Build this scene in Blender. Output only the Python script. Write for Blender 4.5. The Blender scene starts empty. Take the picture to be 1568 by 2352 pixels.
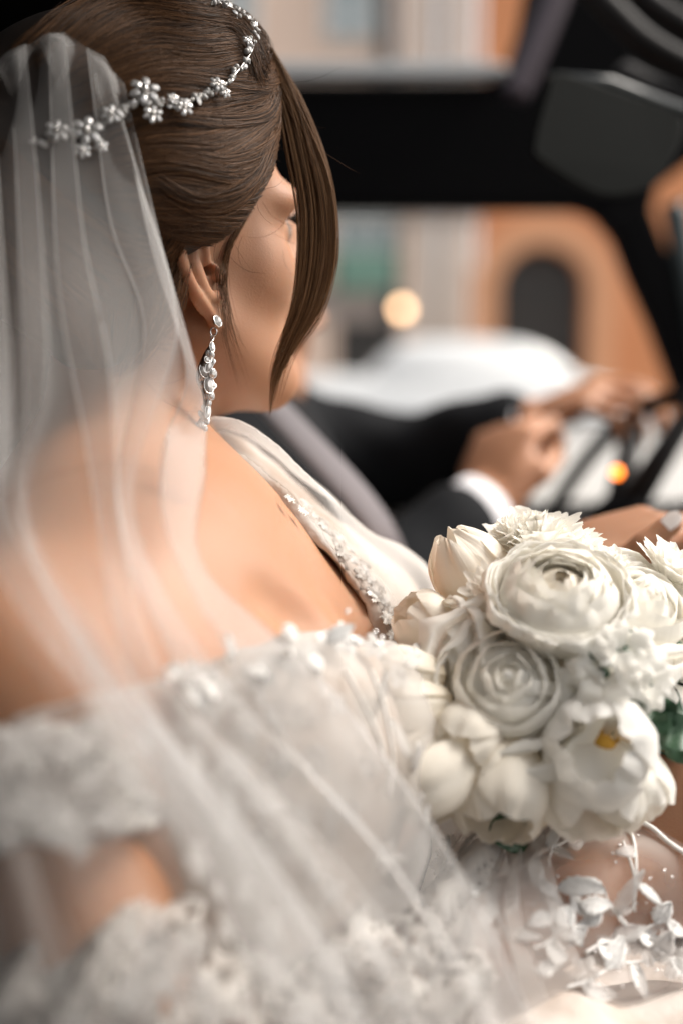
import bpy, math, random
import numpy as np
from mathutils import Vector, Matrix

random.seed(7)
rng = np.random.default_rng(7)
scene = bpy.context.scene
col = scene.collection

# ------------------------------------------------------------------ camera, sky, sun, exposure
PITCH = math.radians(7.0)
CAM = np.array([0.0, 0.0, 1.25])
RIGHT = np.array([1.0, 0.0, 0.0])
FWD = np.array([0.0, math.cos(PITCH), -math.sin(PITCH)])
UP = np.array([0.0, math.sin(PITCH), math.cos(PITCH)])
FPX = 2613.3            # focal length in units of a 1568 x 2352 picture

cd = bpy.data.cameras.new('camera')
cam = bpy.data.objects.new('camera', cd); col.objects.link(cam)
cam.location = CAM
cam.rotation_euler = (math.radians(90) - PITCH, 0, 0)
cd.sensor_fit = 'VERTICAL'; cd.sensor_height = 36; cd.sensor_width = 24
cd.lens = 40
cd.clip_start = 0.02; cd.clip_end = 500
cd.dof.use_dof = True
cd.dof.focus_distance = 0.665
cd.dof.aperture_fstop = 1.75
cd.dof.aperture_blades = 0
scene.camera = cam

SUN_EL, SUN_AZ = 50, 80          # degrees; azimuth clockwise from +Y (the way the camera looks)
world = bpy.data.worlds.new('World'); scene.world = world
world.use_nodes = True
wn = world.node_tree.nodes; wl = world.node_tree.links
bg = wn['Background']
sky = wn.new('ShaderNodeTexSky'); sky.sky_type = 'NISHITA'; sky.sun_disc = False
sky.sun_elevation = math.radians(SUN_EL); sky.sun_rotation = math.radians(SUN_AZ)
sky.air_density = 1.0; sky.dust_density = 3.0; sky.ozone_density = 1.0
hs = wn.new('ShaderNodeHueSaturation'); hs.inputs['Saturation'].default_value = .22      # milky, overcast daylight
wl.new(sky.outputs[0], hs.inputs['Color']); wt = wn.new('ShaderNodeMix'); wt.data_type = 'RGBA'; wt.blend_type = 'MULTIPLY'; wt.inputs[0].default_value = 1; wt.inputs[7].default_value = (1.0, .955, .90, 1)
wl.new(hs.outputs[0], wt.inputs[6]); wl.new(wt.outputs[2], bg.inputs[0]); bg.inputs[1].default_value = 0.13
sl = bpy.data.lights.new('sun', 'SUN'); sl.energy = 1.9; sl.angle = math.radians(32); sl.color = (1.0, 0.94, 0.86)
sun = bpy.data.objects.new('sun', sl); col.objects.link(sun)
e, a = math.radians(SUN_EL), math.radians(SUN_AZ)
sdir = Vector((math.sin(a) * math.cos(e), math.cos(a) * math.cos(e), math.sin(e)))
sun.rotation_euler = sdir.to_track_quat('Z', 'Y').to_euler()
sun.location = (3, 3, 6)
scene.view_settings.view_transform = 'Standard'; scene.view_settings.look = 'None'
scene.view_settings.gamma = 1.0; scene.view_settings.use_curve_mapping = False
scene.view_settings.exposure = 1.08
scene.render.engine = 'CYCLES'
cy = scene.cycles
cy.max_bounces = 10; cy.diffuse_bounces = 8; cy.glossy_bounces = 3; cy.transmission_bounces = 6
cy.transparent_max_bounces = 24; cy.use_denoising = True; cy.sample_clamp_indirect = 6
cy.caustics_reflective = False; cy.caustics_refractive = False

# ------------------------------------------------------------------ coordinates
def C(px, py, d):
    """picture position and distance -> (right, forward, up) metres from the camera point"""
    return np.array([(px - 784) * d / FPX, d, (1176 - py) * d / FPX])
def W(p):
    p = np.asarray(p, float)
    return CAM + p[..., 0:1] * RIGHT + p[..., 1:2] * FWD + p[..., 2:3] * UP
def Wi(q):
    q = np.asarray(q, float) - CAM
    return np.stack([q @ RIGHT, q @ FWD, q @ UP], -1)
def nrm(v):
    v = np.asarray(v, float); return v / max(np.linalg.norm(v), 1e-9)

# ------------------------------------------------------------------ objects
LOC = {}
def empty(name, wloc, label=None, cat=None, group=None, parent=None):
    o = bpy.data.objects.new(name, None); col.objects.link(o)
    place(o, wloc, parent); tag(o, label, cat, group); o.empty_display_size = .05
    return o
def place(o, wloc, parent):
    wloc = np.asarray(wloc, float)
    if parent is not None:
        o.parent = parent; o.location = wloc - LOC[parent.name]
    else:
        o.location = wloc
    LOC[o.name] = wloc
def tag(o, label=None, cat=None, group=None, kind=None):
    if label: o['label'] = label
    if cat: o['category'] = cat
    if group: o['group'] = group
    if kind: o['kind'] = kind
    return o
def mesh(name, v, f, mat, parent=None, world=False, smooth=True, uv=None, attr=None, loc=None):
    """link one mesh object; v in camera-point metres unless world=True"""
    v = np.asarray(v, float)
    if not world: v = W(v)
    if loc is None:
        loc = np.array([(v[:, 0].min() + v[:, 0].max()) / 2, (v[:, 1].min() + v[:, 1].max()) / 2, v[:, 2].min()])
    me = bpy.data.meshes.new(name)
    f = list(f) if not isinstance(f, np.ndarray) else f
    vv = v - loc
    if isinstance(f, np.ndarray) and len(f):
        k = f.shape[1]
        me.vertices.add(len(vv)); me.vertices.foreach_set('co', vv.astype(np.float32).ravel())
        me.loops.add(f.size); me.loops.foreach_set('vertex_index', f.astype(np.int32).ravel())
        me.polygons.add(len(f))
        me.polygons.foreach_set('loop_start', np.arange(0, f.size, k, dtype=np.int32))
        me.update(calc_edges=True); me.validate()
    else:
        me.from_pydata([tuple(x) for x in vv], [], f); me.update()
    if smooth: me.polygons.foreach_set('use_smooth', [True] * len(me.polygons))
    if uv is not None:
        ul = me.uv_layers.new(name='UVMap')
        li = np.zeros(len(me.loops), np.int32); me.loops.foreach_get('vertex_index', li)
        ul.data.foreach_set('uv', np.asarray(uv, np.float32)[li].ravel())
    me.materials.append(mat)
    o = bpy.data.objects.new(name, me); col.objects.link(o)
    place(o, loc, parent)
    return o
def join(parts):
    V, F, n = [], [], 0
    for v, f in parts:
        V.append(np.asarray(v, float)); F += [tuple(int(i) + n for i in q) for q in f]; n += len(v)
    return np.concatenate(V), F

# ------------------------------------------------------------------ simple shapes (all in whatever frame the caller uses)
def box(lo, hi):
    lo = np.array(lo, float); hi = np.array(hi, float)
    v = [(x, y, z) for x in (lo[0], hi[0]) for y in (lo[1], hi[1]) for z in (lo[2], hi[2])]
    f = [(0, 1, 3, 2), (4, 6, 7, 5), (0, 4, 5, 1), (2, 3, 7, 6), (0, 2, 6, 4), (1, 5, 7, 3)]
    return np.array(v), f
def spline(pts, n):
    """Catmull-Rom through pts (k, m), n samples"""
    P = np.asarray(pts, float); k = len(P)
    if k == 2: t = np.linspace(0, 1, n)[:, None]; return P[0] * (1 - t) + P[1] * t
    Q = np.vstack([2 * P[0] - P[1], P, 2 * P[-1] - P[-2]])
    t = np.linspace(0, k - 1 - 1e-6, n); i = t.astype(int); u = (t - i)[:, None]
    a, b, c, d = Q[i], Q[i + 1], Q[i + 2], Q[i + 3]
    return .5 * ((2 * b) + (-a + c) * u + (2 * a - 5 * b + 4 * c - d) * u ** 2 + (-a + 3 * b - 3 * c + d) * u ** 3)
def tube(path, rad, seg=10, caps=True):
    P = np.asarray(path, float); n = len(P)
    R = np.full(n, rad, float) if np.isscalar(rad) else np.interp(np.linspace(0, 1, n), np.linspace(0, 1, len(rad)), rad)
    T = np.gradient(P, axis=0); T /= np.maximum(np.linalg.norm(T, axis=1)[:, None], 1e-9)
    up = np.array([0, 0, 1.]) if abs(T[0][2]) < .9 else np.array([1., 0, 0])
    N = nrm(np.cross(T[0], up)); V = []; 
    for i in range(n):
        N = nrm(N - T[i] * (N @ T[i])); B = np.cross(T[i], N)
        for j in range(seg):
            a = 2 * math.pi * j / seg
            V.append(P[i] + R[i] * (math.cos(a) * N + math.sin(a) * B))
    F = [(i * seg + j, i * seg + (j + 1) % seg, (i + 1) * seg + (j + 1) % seg, (i + 1) * seg + j) for i in range(n - 1) for j in range(seg)]
    if caps:
        F.append(tuple(range(seg - 1, -1, -1))); F.append(tuple((n - 1) * seg + j for j in range(seg)))
    return np.array(V), F
def sheet(G):
    """G (n, m, 3) grid -> v, quads"""
    n, m = G.shape[:2]; I = np.arange(n * m).reshape(n, m)
    f = np.stack([I[:-1, :-1], I[1:, :-1], I[1:, 1:], I[:-1, 1:]], -1).reshape(-1, 4)
    return G.reshape(-1, 3), f
def ball(c, r, seg=10, rings=7, R=None):
    r = np.array([r] * 3 if np.isscalar(r) else r, float); V = []
    for i in range(1, rings):
        t = math.pi * i / rings
        for j in range(seg):
            p = 2 * math.pi * j / seg
            V.append((math.sin(t) * math.cos(p), math.sin(t) * math.sin(p), math.cos(t)))
    V += [(0, 0, 1), (0, 0, -1)]; V = np.array(V) * r
    if R is not None: V = V @ np.asarray(R).T
    V = V + np.asarray(c, float); a, b = (rings - 1) * seg, (rings - 1) * seg + 1
    F = [(i * seg + j, (i + 1) * seg + j, (i + 1) * seg + (j + 1) % seg, i * seg + (j + 1) % seg) for i in range(rings - 2) for j in range(seg)]
    F += [(a, j, (j + 1) % seg) for j in range(seg)] + [((rings - 2) * seg + (j + 1) % seg, (rings - 2) * seg + j, b) for j in range(seg)]
    return V, F

# ------------------------------------------------------------------ distance fields -> one continuous skin
def Eli(c, r, R=None):
    c = np.asarray(c, np.float32); r = np.array([r] * 3 if np.isscalar(r) else r, np.float32)
    Rm = None if R is None else np.asarray(R, np.float32)
    def f(p):
        q = p - c
        if Rm is not None: q = q @ Rm            # columns of R are the ellipsoid's axes
        k0 = np.sqrt(((q / r) ** 2).sum(-1)); k1 = np.sqrt(((q / r ** 2) ** 2).sum(-1))
        return k0 * (k0 - 1) / np.maximum(k1, 1e-6)
    m = float(r.max()); return f, c - m, c + m
def Cap(a, b, ra, rb=None):
    rb = ra if rb is None else rb
    a = np.asarray(a, np.float32); b = np.asarray(b, np.float32); ab = b - a; L = float(ab @ ab)
    def f(p):
        q = p - a; h = np.clip((q @ ab) / L, 0, 1)
        return np.sqrt(((q - h[..., None] * ab) ** 2).sum(-1)) - (ra + (rb - ra) * h)
    m = max(ra, rb); return f, np.minimum(a, b) - m, np.maximum(a, b) + m
def smin(a, b, k):
    h = np.clip(.5 + .5 * (b - a) / k, 0, 1); return b + (a - b) * h - k * h * (1 - h)
def smax(a, b, k): return -smin(-a, -b, k)
def at(prims, p):
    D = np.full(p.shape[:-1], 1.0, np.float32)
    for op, (f, lo, hi), k in prims:
        d = f(p)
        D = smin(D, d, k) if op == '+' else smax(D, -d, k)
    return D
def axis_pts(lo, hi, h, fine):
    x, out = lo, []
    while x <= hi + h:
        out.append(x); s = h
        for a, b, q in fine:
            if a - h < x < b: s = min(s, q)
        x += s
    return np.array(out, np.float32)
def grid(prims, lo, hi, h, post=None, fine=((), (), ())):
    lo = np.array(lo, float); hi = np.array(hi, float)
    ax = [axis_pts(lo[i], hi[i], h, fine[i]) for i in range(3)]
    D = np.full([len(x) for x in ax], 1.0, np.float32)
    for op, (f, a, b), k in prims:
        m = k + 3 * h + .012
        s = [slice(int(np.searchsorted(ax[i], a[i] - m)), int(np.searchsorted(ax[i], b[i] + m))) for i in range(3)]
        if any(x.stop <= x.start for x in s): continue
        P = np.stack(np.meshgrid(ax[0][s[0]], ax[1][s[1]], ax[2][s[2]], indexing='ij'), -1)
        d = f(P).astype(np.float32); sub = D[s[0], s[1], s[2]]
        D[s[0], s[1], s[2]] = smin(sub, d, k) if op == '+' else smax(sub, -d, k)
    if post is not None:
        P = np.stack(np.meshgrid(*ax, indexing='ij'), -1); D = post(D, P)
    return nets(D, ax)
def nets(D, ax):
    S = D < 0
    n = S[:-1, :-1, :-1].astype(np.int8)
    c8 = [(i, j, k) for i in (0, 1) for j in (0, 1) for k in (0, 1)]
    sh = [x - 1 for x in D.shape]
    cnt = np.zeros(sh, np.int8)
    for i, j, k in c8: cnt += S[i:i + sh[0], j:j + sh[1], k:k + sh[2]]
    act = np.argwhere((cnt > 0) & (cnt < 8))
    if not len(act): return np.zeros((0, 3)), np.zeros((0, 4), int)
    val = {c: D[act[:, 0] + c[0], act[:, 1] + c[1], act[:, 2] + c[2]] for c in c8}
    acc = np.zeros((len(act), 3)); w = np.zeros(len(act))
    for a in c8:
        for x in range(3):
            if a[x]: continue
            b = list(a); b[x] = 1; b = tuple(b)
            va, vb = val[a], val[b]; m = (va < 0) != (vb < 0)
            t = np.where(m, va / np.where(m, va - vb, 1), 0)
            p = np.array(a, float)[None].repeat(len(act), 0); p[:, x] += t
            acc[m] += p[m]; w[m] += 1
    loc = act + acc / w[:, None]
    V = np.stack([np.interp(loc[:, i], np.arange(len(ax[i])), ax[i]) for i in range(3)], -1)
    idx = np.full(sh, -1, np.int32); idx[act[:, 0], act[:, 1], act[:, 2]] = np.arange(len(act))
    F = []
    for x in range(3):
        y, z = (x + 1) % 3, (x + 2) % 3
        s0 = [slice(1, -1)] * 3; s1 = [slice(1, -1)] * 3; s0[x] = slice(0, -1); s1[x] = slice(1, None)
        A, B = S[tuple(s0)], S[tuple(s1)]
        e = np.argwhere(A != B)
        if not len(e): continue
        a_in = A[e[:, 0], e[:, 1], e[:, 2]]
        off = np.array([1, 1, 1]); off[x] = 0; e = e + off
        def g(dy, dz):
            q = e.copy(); q[:, y] += dy; q[:, z] += dz; return idx[q[:, 0], q[:, 1], q[:, 2]]
        q = np.stack([g(-1, -1), g(0, -1), g(0, 0), g(-1, 0)], -1)
        q[~a_in] = q[~a_in][:, ::-1]
        F.append(q)
    F = np.concatenate(F); F = F[(F >= 0).all(1)]
    return V, F
def relax(V, F, it=2, lam=.5):
    e = np.concatenate([F[:, [0, 1]], F[:, [1, 2]], F[:, [2, 3]], F[:, [3, 0]]])
    for _ in range(it):
        s = np.zeros_like(V); c = np.zeros(len(V))
        for k in range(3):
            s[:, k] = np.bincount(e[:, 0], V[e[:, 1], k], len(V)) + np.bincount(e[:, 1], V[e[:, 0], k], len(V))
        c = np.bincount(e[:, 0], minlength=len(V)) + np.bincount(e[:, 1], minlength=len(V))
        V = V + lam * (s / np.maximum(c, 1)[:, None] - V)
    return V
def blocks(prims, bl, post=None, it=2):
    V, F, n = [], [], 0
    for lo, hi, h, *fine in bl:
        v, f = grid(prims, lo, hi, h, post, *fine)
        if not len(v): continue
        v = relax(v, f, it); V.append(v); F.append(f + n); n += len(v)
    return np.concatenate(V), np.concatenate(F)
def trace(prims, px, py, d0=.3, d1=1.4, off=0.0, extra=None):
    """where the line of sight through a picture position meets the field (vectorised)"""
    px = np.atleast_1d(np.asarray(px, float)); py = np.atleast_1d(np.asarray(py, float))
    r = np.stack([(px - 784) / FPX, np.ones_like(px), (1176 - py) / FPX], -1)
    L = np.linalg.norm(r, axis=1); t = np.full(len(px), d0)
    for _ in range(34):
        p = (r * t[:, None]).astype(np.float32)
        d = at(prims, p) - off
        if extra is not None: d = extra(d, p)
        t = np.minimum(t + d / L * .8, d1)
    return r * t[:, None], t < d1 - 1e-3
def normals(prims, p, e=.002):
    p = np.asarray(p, np.float32); g = []
    for i in range(3):
        o = np.zeros(3, np.float32); o[i] = e
        g.append(at(prims, p + o) - at(prims, p - o))
    g = np.stack(g, -1); return g / np.maximum(np.linalg.norm(g, axis=-1, keepdims=True), 1e-9)
# ------------------------------------------------------------------ materials
def mat(name, base, rough=.6, metal=0.0, spec=.5, noise=None, bump=None, sss=0, sheen=0, coat=0, emit=None, coord='Object'):
    m = bpy.data.materials.new(name); m.use_nodes = True
    nt = m.node_tree; b = nt.nodes['Principled BSDF']
    b.inputs['Base Color'].default_value = (*base, 1); b.inputs['Roughness'].default_value = rough
    b.inputs['Metallic'].default_value = metal; b.inputs['Specular IOR Level'].default_value = spec
    if sss:
        b.inputs['Subsurface Weight'].default_value = sss
        b.inputs['Subsurface Radius'].default_value = (1.0, .35, .2); b.inputs['Subsurface Scale'].default_value = .008
    if sheen: b.inputs['Sheen Weight'].default_value = sheen
    if coat: b.inputs['Coat Weight'].default_value = coat
    if emit:
        b.inputs['Emission Color'].default_value = (*emit[0], 1); b.inputs['Emission Strength'].default_value = emit[1]
    tc = nt.nodes.new('ShaderNodeTexCoord')
    if noise:                                   # (scale, amount, other colour)
        n = nt.nodes.new('ShaderNodeTexNoise'); n.inputs['Scale'].default_value = noise[0]; n.inputs['Detail'].default_value = 5
        nt.links.new(tc.outputs[coord], n.inputs['Vector'])
        r = nt.nodes.new('ShaderNodeMapRange'); r.inputs[1].default_value = .35; r.inputs[2].default_value = .65
        r.inputs[4].default_value = noise[1]
        nt.links.new(n.outputs[0], r.inputs[0])
        x = nt.nodes.new('ShaderNodeMix'); x.data_type = 'RGBA'
        x.inputs[6].default_value = (*base, 1); x.inputs[7].default_value = (*noise[2], 1)
        nt.links.new(r.outputs[0], x.inputs[0]); nt.links.new(x.outputs[2], b.inputs['Base Color'])
    if bump:                                    # (scale, distance)
        n2 = nt.nodes.new('ShaderNodeTexNoise'); n2.inputs['Scale'].default_value = bump[0]; n2.inputs['Detail'].default_value = 4
        nt.links.new(tc.outputs[coord], n2.inputs['Vector'])
        bp = nt.nodes.new('ShaderNodeBump'); bp.inputs['Distance'].default_value = bump[1]; bp.inputs['Strength'].default_value = .6
        nt.links.new(n2.outputs[0], bp.inputs['Height']); nt.links.new(bp.outputs[0], b.inputs['Normal'])
    return m
def tulle(name, colr, alpha, transl=.45, hexscale=None, rough=.6):
    """sheer net: threads cover a share of the light path that grows where the cloth is seen edge-on"""
    m = bpy.data.materials.new(name); m.use_nodes = True; nt = m.node_tree; N = nt.nodes; L = nt.links
    N.clear(); out = N.new('ShaderNodeOutputMaterial')
    df = N.new('ShaderNodeBsdfDiffuse'); df.inputs[0].default_value = (*colr, 1)
    tl = N.new('ShaderNodeBsdfTranslucent'); tl.inputs[0].default_value = (*colr, 1)
    m1 = N.new('ShaderNodeMixShader'); m1.inputs[0].default_value = transl
    L.new(df.outputs[0], m1.inputs[1]); L.new(tl.outputs[0], m1.inputs[2])
    tr = N.new('ShaderNodeBsdfTransparent'); m2 = N.new('ShaderNodeMixShader')
    geo = N.new('ShaderNodeNewGeometry')
    dot = N.new('ShaderNodeVectorMath'); dot.operation = 'DOT_PRODUCT'
    L.new(geo.outputs['Normal'], dot.inputs[0]); L.new(geo.outputs['Incoming'], dot.inputs[1])
    ab = N.new('ShaderNodeMath'); ab.operation = 'ABSOLUTE'; L.new(dot.outputs['Value'], ab.inputs[0])
    mx = N.new('ShaderNodeMath'); mx.operation = 'MAXIMUM'; mx.inputs[1].default_value = .34; L.new(ab.outputs[0], mx.inputs[0])
    dv = N.new('ShaderNodeMath'); dv.operation = 'DIVIDE'; dv.inputs[0].default_value = 1; L.new(mx.outputs[0], dv.inputs[1])
    pw = N.new('ShaderNodeMath'); pw.operation = 'POWER'; pw.inputs[0].default_value = 1 - alpha; L.new(dv.outputs[0], pw.inputs[1])
    fac = pw.outputs[0]
    if hexscale:
        tc = N.new('ShaderNodeTexCoord'); vo = N.new('ShaderNodeTexVoronoi'); vo.feature = 'DISTANCE_TO_EDGE'
        vo.inputs['Scale'].default_value = hexscale; vo.inputs['Randomness'].default_value = .12
        L.new(tc.outputs['UV'], vo.inputs['Vector']); vo.voronoi_dimensions = '2D'
        gt = N.new('ShaderNodeMath'); gt.operation = 'GREATER_THAN'; gt.inputs[1].default_value = .13; L.new(vo.outputs[0], gt.inputs[0])
        ml = N.new('ShaderNodeMath'); ml.operation = 'MULTIPLY'; L.new(gt.outputs[0], ml.inputs[0]); ml.inputs[1].default_value = 1
        fac = ml.outputs[0]
    L.new(fac, m2.inputs[0]); L.new(m1.outputs[0], m2.inputs[1]); L.new(tr.outputs[0], m2.inputs[2])
    L.new(m2.outputs[0], out.inputs[0])
    return m
def petalmat(name, tip, base, spread=.35, transl=.35):
    """thin petal: base colour near the claw fading to the tip colour, light shines through"""
    m = bpy.data.materials.new(name); m.use_nodes = True; nt = m.node_tree; N = nt.nodes; L = nt.links
    b = N['Principled BSDF']; out = N['Material Output']
    tc = N.new('ShaderNodeTexCoord'); sp = N.new('ShaderNodeSeparateXYZ'); L.new(tc.outputs['UV'], sp.inputs[0])
    wv = N.new('ShaderNodeTexNoise'); wv.inputs['Scale'].default_value = 1.0; wv.inputs['Detail'].default_value = 3
    mp = N.new('ShaderNodeMapping'); mp.inputs['Scale'].default_value = (38, 1.5, 1); L.new(tc.outputs['UV'], mp.inputs[0]); L.new(mp.outputs[0], wv.inputs['Vector'])
    ad = N.new('ShaderNodeMath'); ad.operation = 'MULTIPLY_ADD'; ad.inputs[1].default_value = .25; L.new(wv.outputs[0], ad.inputs[0]); L.new(sp.outputs[1], ad.inputs[2])
    r = N.new('ShaderNodeMapRange'); r.inputs[1].default_value = .12; r.inputs[2].default_value = .12 + spread; L.new(ad.outputs[0], r.inputs[0])
    x = N.new('ShaderNodeMix'); x.data_type = 'RGBA'; x.inputs[6].default_value = (*base, 1); x.inputs[7].default_value = (*tip, 1)
    L.new(r.outputs[0], x.inputs[0]); L.new(x.outputs[2], b.inputs['Base Color'])
    b.inputs['Roughness'].default_value = .55; b.inputs['Specular IOR Level'].default_value = .25; b.inputs['Sheen Weight'].default_value = .15
    bp = N.new('ShaderNodeBump'); bp.inputs['Distance'].default_value = .0006; bp.inputs['Strength'].default_value = .5
    L.new(wv.outputs[0], bp.inputs['Height']); L.new(bp.outputs[0], b.inputs['Normal'])
    tl = N.new('ShaderNodeBsdfTranslucent'); L.new(x.outputs[2], tl.inputs[0])
    ms = N.new('ShaderNodeMixShader'); ms.inputs[0].default_value = transl
    L.new(b.outputs[0], ms.inputs[1]); L.new(tl.outputs[0], ms.inputs[2]); L.new(ms.outputs[0], out.inputs[0])
    return m
def hairmat(name, c1, c2, rough=.35):
    m = bpy.data.materials.new(name); m.use_nodes = True; nt = m.node_tree; N = nt.nodes; L = nt.links
    N.clear(); out = N.new('ShaderNodeOutputMaterial')
    h = N.new('ShaderNodeBsdfPrincipled'); h.inputs['Roughness'].default_value = rough + .12; h.inputs['Specular IOR Level'].default_value = .14
    hi = N.new('ShaderNodeHairInfo'); x = N.new('ShaderNodeMix'); x.data_type = 'RGBA'
    x.inputs[6].default_value = (*c1, 1); x.inputs[7].default_value = (*c2, 1)
    L.new(hi.outputs['Random'], x.inputs[0]); L.new(x.outputs[2], h.inputs['Base Color'])
    L.new(h.outputs[0], out.inputs[0]); return m

SKIN = mat('skin', (.39, .205, .122), .5, spec=.35, sss=.45, noise=(18, .6, (.40, .19, .10)), bump=(900, .0004))
SKIN_M = mat('skin_groom', (.46, .22, .12), .5, sss=.15)
NAIL = mat('nail', (.86, .78, .74), .15, coat=.6)
EYE = mat('eye_white', (.22, .17, .14), .1); LASH = mat('lash', (.01, .008, .006), .6)
HAIRCAP = mat('hair_base', (.016, .009, .006), .6, noise=(60, .8, (.008, .005, .004)))
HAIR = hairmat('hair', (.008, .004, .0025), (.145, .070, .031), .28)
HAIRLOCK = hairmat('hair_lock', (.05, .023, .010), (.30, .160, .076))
VEIL = tulle('veil_tulle', (.78, .77, .76), .125)
TULLE = tulle('dress_tulle', (.80, .77, .74), .22)
TULLEHEX = tulle('dress_net', (.72, .66, .61), .3, hexscale=80)
LACE = mat('lace', (.70, .68, .65), .7, noise=(160, .8, (.62, .57, .52)), bump=(400, .0012), sheen=.2)
LACEW = mat('lace_white', (.84, .83, .81), .65, noise=(300, .5, (.72, .69, .66)), bump=(500, .001))
LINING = mat('nude_lining', (.46, .36, .29), .7, noise=(34, .95, (.68, .65, .61)), bump=(90, .003))
SATIN = mat('satin', (.40, .32, .265), .4, spec=.4, noise=(26, .9, (.58, .53, .49)), bump=(70, .003))
LACEF = tulle('lace_applique', (.66, .64, .62), .42, .3)
SEQUIN = mat('sequin', (.95, .95, .95), .12, metal=.8)
SILVER = mat('silver', (.72, .70, .68), .2, metal=1.0)
SILVERDARK = mat('silver_back', (.16, .13, .11), .35, metal=.9)
GEM = mat('crystal', (.72, .71, .70), .04, spec=.9, metal=.25)
GEM.node_tree.nodes['Principled BSDF'].inputs['Transmission Weight'].default_value = .3; GEM.node_tree.nodes['Principled BSDF'].inputs['IOR'].default_value = 1.75
PEARL = mat('bead', (.85, .83, .80), .06, spec=.8)
PEARL.node_tree.nodes['Principled BSDF'].inputs['Transmission Weight'].default_value = .65
PET = petalmat('petal_white', (.96, .94, .89), (.93, .86, .72), transl=.42)
PETC = petalmat('petal_cream', (.93, .88, .79), (.86, .74, .54), .55)
PETY = petalmat('petal_yellow_heart', (.90, .885, .85), (.62, .34, .04), .22)
PETG = petalmat('petal_green_heart', (.86, .84, .79), (.38, .42, .30), .30)
LEAF = mat('leaf', (.045, .10, .05), .45, noise=(60, .6, (.02, .055, .03)))
STEM = mat('stem', (.09, .15, .06), .5)
SUIT = mat('suit_cloth', (.007, .008, .010), .85, spec=.2, noise=(40, .5, (.012, .013, .015)))
SHIRT = mat('shirt', (.78, .77, .80), .7)
BELT = mat('belt_web', (.55, .52, .55), .6, bump=(900, .0005))
BLACKTRIM = mat('black_trim', (.0035, .0035, .004), .85, spec=.08)
BLACKGLOSS = mat('black_gloss', (.012, .018, .020), .25)
VINYL = mat('dark_vinyl', (.004, .005, .0045), .8, spec=.12, bump=(300, .0006))
CREAM = mat('pale_leather', (.55, .54, .52), .45, bump=(260, .0006))
CHROME = mat('brushed_trim', (.42, .43, .43), .35, metal=.6)
GREYTRIM = mat('grey_trim', (.012, .010, .010), .6, spec=.3)
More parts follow.
